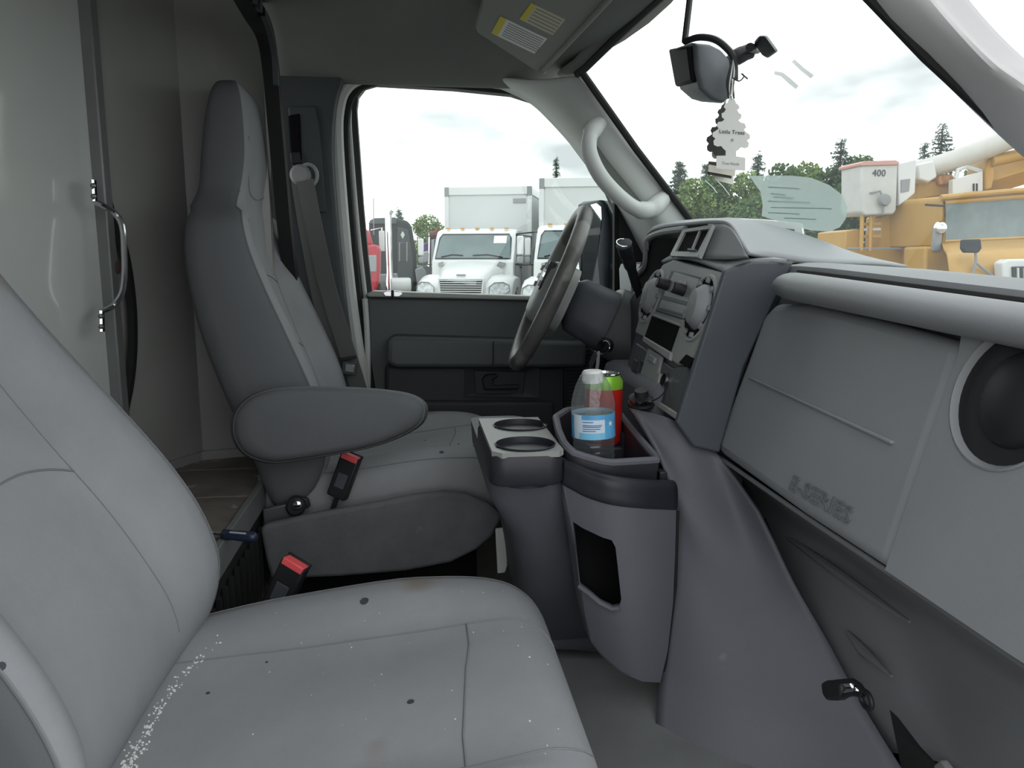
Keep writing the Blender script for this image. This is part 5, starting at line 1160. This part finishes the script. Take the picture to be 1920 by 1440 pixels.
slab('cab_roof', [(640, 425), (690, 430), (698, 460), (640, 462)], 18.7, .7, 'tred', rt, .06)
slab('wheel_guard', [(690, 530), (712, 532), (716, 640), (690, 640)], 18.7, .5, 'tyre', rt)
pt = thing('purple_truck', tuple(P(805, 548, Y=24)*np.array([1, 1, 0])), 'purple truck cab between the black tractor and the white box truck', 'truck')
slab('hood', [(785, 462), (805, 452), (822, 446), (822, 480), (790, 486)], 24, 1.5, 'tpur', pt, .04)
slab('cab', [(812, 440), (829, 434), (831, 500), (812, 505)], 24.4, 2.0, 'tpur', pt, .05)
slab('fender', [(790, 474), (802, 470), (806, 490), (792, 494)], 23.8, .3, 'tbox', pt, .03)
slab('chassis', [(776, 498), (832, 500), (832, 560), (776, 560)], 24.2, 1.5, 'tgrey', pt)
mk('exhaust_pipe', tube([P(808, 500, Y=23.8), P(809, 436, Y=23.8)], .09, 10), 'chrome', pt)
mk('exhaust_cap', tube([P(805, 442, Y=23.7), P(818, 440, Y=23.7), P(826, 430, Y=23.7)], .13, 10), mat('rust_brown', (.16, .05, .04), .7), pt)

# yellow utility truck with bucket and booms
YY = 13.0
ut = thing('utility_truck', tuple(P(1760, 500, Y=YY)*np.array([1, 1, 0])), 'yellow utility truck with white boom and bucket beyond the windscreen', 'truck')
bk_ = slab('bucket', [(1615, 309), (1684, 306), (1681, 394), (1676, 402), (1622, 404), (1614, 397)], YY, .66, mat('bucket_white', (.52, .52, .50), .5, var=.06, vscale=4), ut, .03, label='white lift bucket')
slab('bucket_rim', [(1613, 306), (1620, 302), (1680, 300), (1687, 304), (1685, 309), (1614, 311)], YY-.03, .72, mat('faded_red_rim', (.55, .30, .26), .6), bk_, .01)
c_ = P(1648, 325, Y=YY-.004); mk('lettering', text_mesh('400', .17, c_-np.array([0, .006, 0]), (1, 0, 0), (0, 0, 1), .004), 'ink', bk_, smooth=0)
mk('bucket_lamp', lathe([(.0, -.06), (.09, -.05), (.11, .0), (.10, .02), (0, .02)], P(1659, 375, Y=YY-.08), (0, 1, 0), 18), 'tgrey', bk_)
mk('bucket_hose', tube([P(1632, 362, Y=YY-.04), P(1650, 358, Y=YY-.06), P(1657, 372, Y=YY-.08), P(1655, 400, Y=YY-.05)], .02, 6), 'tgrey', bk_)
fo_, fi_ = angular([(1684, 307), (1719, 298), (1716, 362), (1700, 376), (1686, 386)], [(1690, 337), (1707, 335), (1705, 360), (1690, 362)], 12)
slab('control_box', [(1684, 307), (1719, 298), (1716, 362), (1700, 376), (1686, 386)], YY+.02, .5, 'tpaint', ut, .02)
slab('control_opening', [(1690, 337), (1707, 335), (1705, 358), (1690, 361)], YY, .03, 'tgrey', ut, .005)
bm1 = [P(1716, 322, Y=YY+.6), P(1755, 311, Y=YY+.5), P(1800, 297, Y=YY+.3), P(1860, 274, Y=YY+.05), P(1930, 246, Y=YY-.2), P(2060, 195, Y=YY-.7)]
mk('upper_boom', tube(cr(bm1, 3), .19, 10, flat=(1, 1)), mat('boom_white', (.55, .54, .51), .45, var=.05, vscale=3), ut, smooth=50)
slab('boom_collar', [(1722, 308), (1752, 300), (1758, 332), (1742, 342), (1722, 336)], YY+.2, .6, 'tpaint', ut, .03)
lb1 = [P(1846, 342, Y=YY+.4), P(1870, 334, Y=YY+.35), P(1930, 316, Y=YY+.2), P(2060, 280, Y=YY-.2)]
mk('lower_boom', tube(lb1, [.20, .24, .24, .24], 4, flat=(1.1, 1.1)), 'yel', ut, bevel=.02)
mk('boom_cylinder', tube([P(1858, 302, Y=YY+.1), P(1940, 284, Y=YY), P(2060, 255, Y=YY-.4)], .11, 12), 'yel', ut)
slab('boom_elbow', [(1848, 318), (1858, 295), (1864, 296), (1866, 330), (1860, 354), (1848, 357)], YY+.1, .5, 'yel', ut, .03)
slab('white_guard', [(1787, 337), (1843, 321), (1843, 358), (1786, 364)], YY+.1, .12, 'tpaint', ut, .01)
mk('guard_frame', tube([P(1792, 335, Y=YY+.2), P(1796, 318, Y=YY+.2), P(1812, 313, Y=YY+.2), P(1842, 322, Y=YY+.2)], .04, 6), 'tpaint', ut)
for x in (1825, 1831): slab('guard_mark', [(x, 344), (x+2.5, 344), (x+2.5, 358), (x, 358)], YY+.085, .02, 'ink', ut, 0)
slab('turret', [(1731, 348), (1760, 336), (1785, 340), (1787, 364), (1731, 374)], YY+.5, .9, 'yel', ut, .04)
slab('turret_gear', [(1760, 330), (1778, 325), (1790, 330), (1790, 345), (1762, 347)], YY+.4, .5, mat('worn_orange', (.45, .22, .08), .6, var=.4, vscale=8), ut, .03)
slab('column', [(1719, 337), (1738, 332), (1736, 420), (1731, 500), (1716, 500)], YY+.5, .4, 'yel', ut, .03)
slab('dark_slab', [(1688, 390), (1719, 374), (1716, 464), (1686, 466)], YY+.6, .4, mat('dark_blue_grey', (.07, .09, .10), .7), ut, .02)  # dark blue-grey slab between the side locker and the column
slab('side_locker', [(1653, 406), (1688, 398), (1685, 464), (1650, 468)], YY+.35, .5, 'yel', ut, .02)
slab('side_locker', [(1586, 433), (1614, 429), (1614, 470), (1585, 470)], YY+.3, 1.0, 'yel', ut, .02)
slab('bed', [(1587, 467), (1720, 464), (1790, 470), (1790, 530), (1650, 600), (1587, 600)], YY+.3, 2.2, 'yel', ut, .03)
slab('lower_skirt', [(1600, 520), (1800, 520), (1800, 600), (1600, 600)], YY+.4, 1.9, 'tgrey', ut, .03)
for x in (1618, 1634):
    mk('rail_post', tube([P(x, 350 if x < 1630 else 390, Y=YY+.1), P(x-3, 470, Y=YY+.1)], .035, 6), 'yel', ut)
for y in (418, 428, 441): slab('ladder_rung', [(1620, y), (1652, y-1), (1652, y+4), (1620, y+5)], YY+.15, .1, 'yel' if y != 428 else 'tbox', ut, .005)
mk('grab_rail', tube([P(1588, 466, Y=YY+.1), P(1700, 466, Y=YY+.1), P(1704, 474, Y=YY+.1), P(1730, 475, Y=YY+.1)], .02, 6), 'tgrey', ut)
# cab
YC2 = 12.2
def uq(px, py, d=0): return P(px, py, Y=YC2+d)
mk('cab', loft([[P(*q, Y=Y) for q in [(1764, 374), (1768, 368), (1900, 357), (2040, 352), (2070, 372), (2080, 460), (1764, 462)]] for Y in (YC2,)]+[[p+np.array([-.25, 1.6, 0]) for p in [P(*q, Y=YC2) for q in [(1764, 374), (1768, 368), (1900, 357), (2040, 352), (2070, 372), (2080, 460), (1764, 462)]]]]), 'yel', ut, bevel=.05)
slab('cab_side', [(1738, 380), (1766, 372), (1764, 500), (1731, 500)], YC2+.5, 1.0, 'yel', ut, .03)
slab('side_window', [(1741, 386), (1761, 378), (1759, 440), (1738, 440)], YC2+.47, .03, 'tglass', ut, .005)
wsl = [(1772, 380), (1900, 370), (2030, 364), (2045, 440), (1900, 447), (1770, 453)]
slab('windscreen', wsl, YC2-.02, .03, 'tglass', ut, .005)
mk('windscreen_frame', tube([P(*q, Y=YC2-.03) for q in wsl], .035, 6, closed=True), 'yel', ut)
mk('roof_brow', tube([P(1764, 370, Y=YC2-.06), P(1900, 358, Y=YC2-.06), P(2050, 350, Y=YC2-.06)], .045, 8), 'yel', ut)
mk('hood', patch([[P(1766, 456, Y=YC2-.02), P(1900, 449, Y=YC2-.02), P(2050, 445, Y=YC2-.02)], [P(1770, 468, Y=YC2-.7), P(1900, 462, Y=YC2-.7), P(2070, 456, Y=YC2-.7)],
                  [P(1778, 490, Y=YC2-1.3), P(1910, 482, Y=YC2-1.3), P(2090, 474, Y=YC2-1.3)], [P(1790, 600, Y=YC2-1.5), P(1930, 600, Y=YC2-1.5), P(2100, 600, Y=YC2-1.5)]], 5, 5), 'yel', ut, solid=.03, smooth=60)
slab('front_side', [(1735, 462), (1782, 462), (1790, 600), (1735, 600)], YC2-.1, .6, 'yel', ut, .04)
hl2 = slab('headlamp_housing', [(1880, 492), (1892, 486), (1990, 484), (1990, 560), (1884, 560)], YC2-1.62, .2, 'tpaint', ut, .03)
slab('grille', [(1900, 500), (1990, 498), (1990, 560), (1902, 560)], YC2-1.66, .06, 'tblack', ut, .01)
for k in range(4): slab('grille_bar', [(1908+k*12, 502), (1911+k*12, 502), (1912+k*12, 558), (1909+k*12, 558)], YC2-1.68, .03, 'tbox', ut, 0)
mm_ = slab('hood_mirror', [(1808, 449), (1840, 448), (1842, 466), (1836, 474), (1812, 474), (1807, 466)], YC2-1.5, .1, 'tblack', ut, .02)
mk('mirror_stalk', tube([P(1829, 472, Y=YC2-1.45), P(1830, 490, Y=YC2-1.45), P(1822, 520, Y=YC2-1.45)], .02, 6), 'rust_brown_' if False else M['tgrey'], mm_)
mk('mirror_stalk', tube([P(1830, 492, Y=YC2-1.45), P(1845, 505, Y=YC2-1.45), P(1866, 521, Y=YC2-1.45)], .02, 6), M['tgrey'], mm_)
dm = mk('door_mirror', box(P(1756, 448, Y=YC2-.1), (.16, .08, .42)), 'tgrey', ut, bevel=.03)
mk('chrome_shell', lathe([(.0, -.05), (.09, -.03), (.11, .03), (0, .04)], P(1764, 427, Y=YC2-.15), (0, 1, 0), 14), 'chrome', dm)
mk('mirror_arm', tube([P(1735, 384, Y=YC2-.1), P(1770, 386, Y=YC2-.1)], .02, 6), 'tblack', dm)
for px_, yv in ((1640, YY+.7), (1960, YC2-.6)):
    c = P(px_, 560, Y=yv); c[2] = .5
    mk('wheel', lathe([(.3, -.16), (.48, -.16), (.5, 0), (.48, .16), (.3, .16), (0, .16)], c, (1, 0, 0), 24), 'tyre', ut)

# ------------------------------------------------------------------ trees
def leafmat(name, c): return mat(name, c, .8, var=.35, vscale=1.2, spec=.15)
LM = [leafmat('leaf_mid', (.10, .17, .065)), leafmat('leaf_light', (.16, .235, .08)), leafmat('leaf_blue', (.075, .13, .095)), leafmat('leaf_deep', (.065, .115, .055))]
BARK = mat('bark', (.12, .10, .08), .9)
def leaf_cloud(blobs, n, s, rng):
    C0 = np.array([b[0] for b in blobs]); R0 = np.array([b[1] for b in blobs]); k = rng.integers(len(blobs), size=n)
    d = rng.normal(size=(n, 3)); d /= np.linalg.norm(d, axis=1)[:, None]
    p = C0[k]+d*R0[k]*(rng.random(n)**.33)[:, None]
    a = rng.normal(size=(n, 3)); a /= np.linalg.norm(a, axis=1)[:, None]
    b = np.cross(a, rng.normal(size=(n, 3))); b /= np.linalg.norm(b, axis=1)[:, None]
    q = (s*(.6+.8*rng.random(n)))[:, None]
    V = np.stack([p-a*q, p+b*q*.6, p+a*q, p-b*q*.6], 1).reshape(-1, 3)
    return V.tolist(), np.arange(4*n).reshape(-1, 4).tolist()
def deciduous(px, py_top, Y, wpx, label, m, seed, name='leafy_tree', n=2600, base=0):
    rng = np.random.default_rng(seed)
    top = P(px, py_top, Y=Y); H = top[2]; wd = wpx/F*np.linalg.norm(top-CAM)
    r = thing(name, (top[0], top[1], 0), label, 'tree', 'trees behind the yard')
    blobs = []
    for k in range(13):
        f = rng.random(); zz = H*(.28+.60*f); rr_ = wd*.5*(1-.45*f)
        a = rng.random()*6.28
        blobs.append(((top[0]+math.cos(a)*rr_*.65, top[1]+math.sin(a)*rr_*.65, zz), (rr_*.5, rr_*.5, H*.13)))
    blobs.append(((top[0], top[1], H*.86), (wd*.22, wd*.22, H*.13)))
    mk('trunk', tube([(top[0], top[1], 0), (top[0]+.1, top[1], H*.4), (top[0], top[1]+.1, H*.8)], [.22, .16, .05], 8), BARK, r)
    mk('foliage', leaf_cloud(blobs, n*3, .16*H/9, rng), m, r, smooth=0, kind='stuff', flip=False)
def conifer(px, py_top, Y, wpx, label, m, seed, n=34, droop=.25, name='conifer'):
    rng = np.random.default_rng(seed)
    top = P(px, py_top, Y=Y); H = top[2]; wd = wpx/F*np.linalg.norm(top-CAM)
    r = thing(name, (top[0], top[1], 0), label, 'tree', 'trees behind the yard')
    mk('trunk', tube([(top[0], top[1], 0), (top[0], top[1], H*.6), (top[0], top[1], H)], [.25, .14, .02], 8), BARK, r)
    V = []; Fc = []
    for k in range(n):
        f = (k+.5)/n; zc = H*(.22+.78*f); L = wd*.6*(1-f)**.85*(.7+.6*rng.random())+.22
        nb = 13
        for j in range(nb):
            zc = H*(.22+.78*f)+rng.normal()*H/n*.5
            a = 2*math.pi*(j+rng.random()*.7)/nb; l = L*(.6+.5*rng.random())
            dr_ = np.array([math.cos(a), math.sin(a), 0]); sd_ = np.array([-math.sin(a), math.cos(a), 0])
            for q in range(4):
                t0, t1 = q/4, (q+1)/4
                for s_ in (-1, 1):
                    p0 = np.array([top[0], top[1], zc])+dr_*l*t0-np.array([0, 0, droop*l*t0*t0]); p1 = np.array([top[0], top[1], zc])+dr_*l*t1-np.array([0, 0, droop*l*t1*t1])
                    w_ = .24*l*(1.15-t0)+.10
                    pm = (p0+p1)/2+sd_*s_*w_+dr_*.1*l+np.array([0, 0, rng.normal()*.06-.04])
                    i = len(V); V += [tuple(p0), tuple(p1), tuple(pm)]; Fc.append((i, i+1, i+2))
    i = len(V)
    mk('foliage', (V, Fc), m, r, smooth=0, kind='stuff', flip=False)
conifer(1275, 304, 34, 62, 'spruce tree nearest the windscreen pillar, left of the hanging air fresheners', LM[2], 1)
conifer(1325, 308, 36, 50, 'slim spruce tree just left of the hanging air fresheners', LM[2], 2)
conifer(1422, 288, 38, 62, 'spruce tree rising right of the hanging air fresheners', LM[2], 3)
conifer(1578, 262, 36, 90, 'tall ragged pine left of the white lift bucket', LM[2], 4, droop=.05)
conifer(1735, 268, 44, 56, 'small pine behind the white boom, left of the tallest pine', LM[2], 5)
conifer(1768, 234, 42, 92, 'tallest pine rising behind the white boom', LM[2], 6, droop=.0)
conifer(1043, 296, 60, 22, 'distant conifer tip above the taller box truck', LM[2], 7)
conifer(748, 393, 60, 36, 'distant conifer above the black semi tractor', LM[2], 8)
decs = [(1300, 330, 30, 120, 1, 'broad leafy tree low beside the windscreen pillar'), (1352, 322, 32, 110, 0, 'leafy tree directly behind the hanging air fresheners'), (1400, 318, 31, 130, 1, 'bright leafy tree just right of the air fresheners'),
        (1465, 302, 33, 110, 0, 'leafy tree above the left end of the pale film'), (1512, 300, 35, 110, 1, 'rounded leafy tree above the middle of the pale film'), (1556, 312, 31, 110, 3, 'dark leafy tree above the right end of the pale film'),
        (1620, 288, 36, 110, 0, 'leafy tree directly behind the white lift bucket'), (1590, 350, 28, 110, 3, 'low dark leafy tree beside the yellow truck bed'), (1500, 360, 28, 180, 3, 'low dark leafy tree behind the pale film'), (1420, 365, 27, 150, 0, 'low leafy tree behind the left edge of the pale film'),
        (803, 400, 48, 100, 1, 'bright leafy tree between the black tractor and the white box truck'), (1846, 300, 40, 90, 0, 'leafy tree showing under the white boom')]
for i, (x, y, Y, wv_, m_, lab) in enumerate(decs): deciduous(x, y, Y, wv_, lab, LM[m_], 20+i)
# crumbs dropped onto the passenger seat surface
from mathutils.bvhtree import BVHTree
def drop(bvhs, x, y, z0=1.6):
    best = None
    for b in bvhs:
        h = b.ray_cast(Vector((x, y, z0)), Vector((0, 0, -1)))
        if h[0] is not None and (best is None or h[0].z > best): best = h[0].z
    return best
def bvh_of(o):
    off = WL[o.name]
    return BVHTree.FromPolygons([tuple(np.array(v.co)+off) for v in o.data.vertices], [tuple(p.vertices) for p in o.data.polygons])
bb_ = [bvh_of(pcu), bvh_of(pbk)]
bc_ = [bvh_of(pcu)]
# cigarette burns: small dark scorched holes
def burn(o, px, py, r):
    b = bvh_of(o); h = b.ray_cast(Vector(CAM), Vector(unit(ray(px, py))))
    if h[0] is None: return
    n_ = unit(h[1]); n_ = n_ if np.dot(n_, CAM-np.array(h[0])) > 0 else -n_
    mk('burn_hole', lathe([(0.0, .0004), (r*.75, .0006), (r, .0009), (r*1.2, -.0005)], np.array(h[0]), n_, 9), 'ink', o, smooth=0)
for q in ((683, 1127, .0055), (770, 1316, .0038), (390, 1300, .0022), (500, 1242, .0016)): burn(pcu, *q)
burn(pbk, 3, 1249, .003)
for q in ((828, 848, .0045), (797, 826, .002), (860, 833, .002)): burn(dcu, *q)
ms = []
random.seed(5)
for base_, s in CRUMBS[:370]:
    ms_x = base_[0]
    z = drop(bc_, base_[0], base_[1])
    if z is None: continue
    ms.append(box((base_[0], base_[1], z+s*.3), (s*random.uniform(.8, 2.2), s*random.uniform(.8, 2.2), s), Matrix.Rotation(random.uniform(0, 3), 3, 'Z')))
mk('crumbs', merge(*ms), 'paper', pcu, smooth=0, kind='stuff')
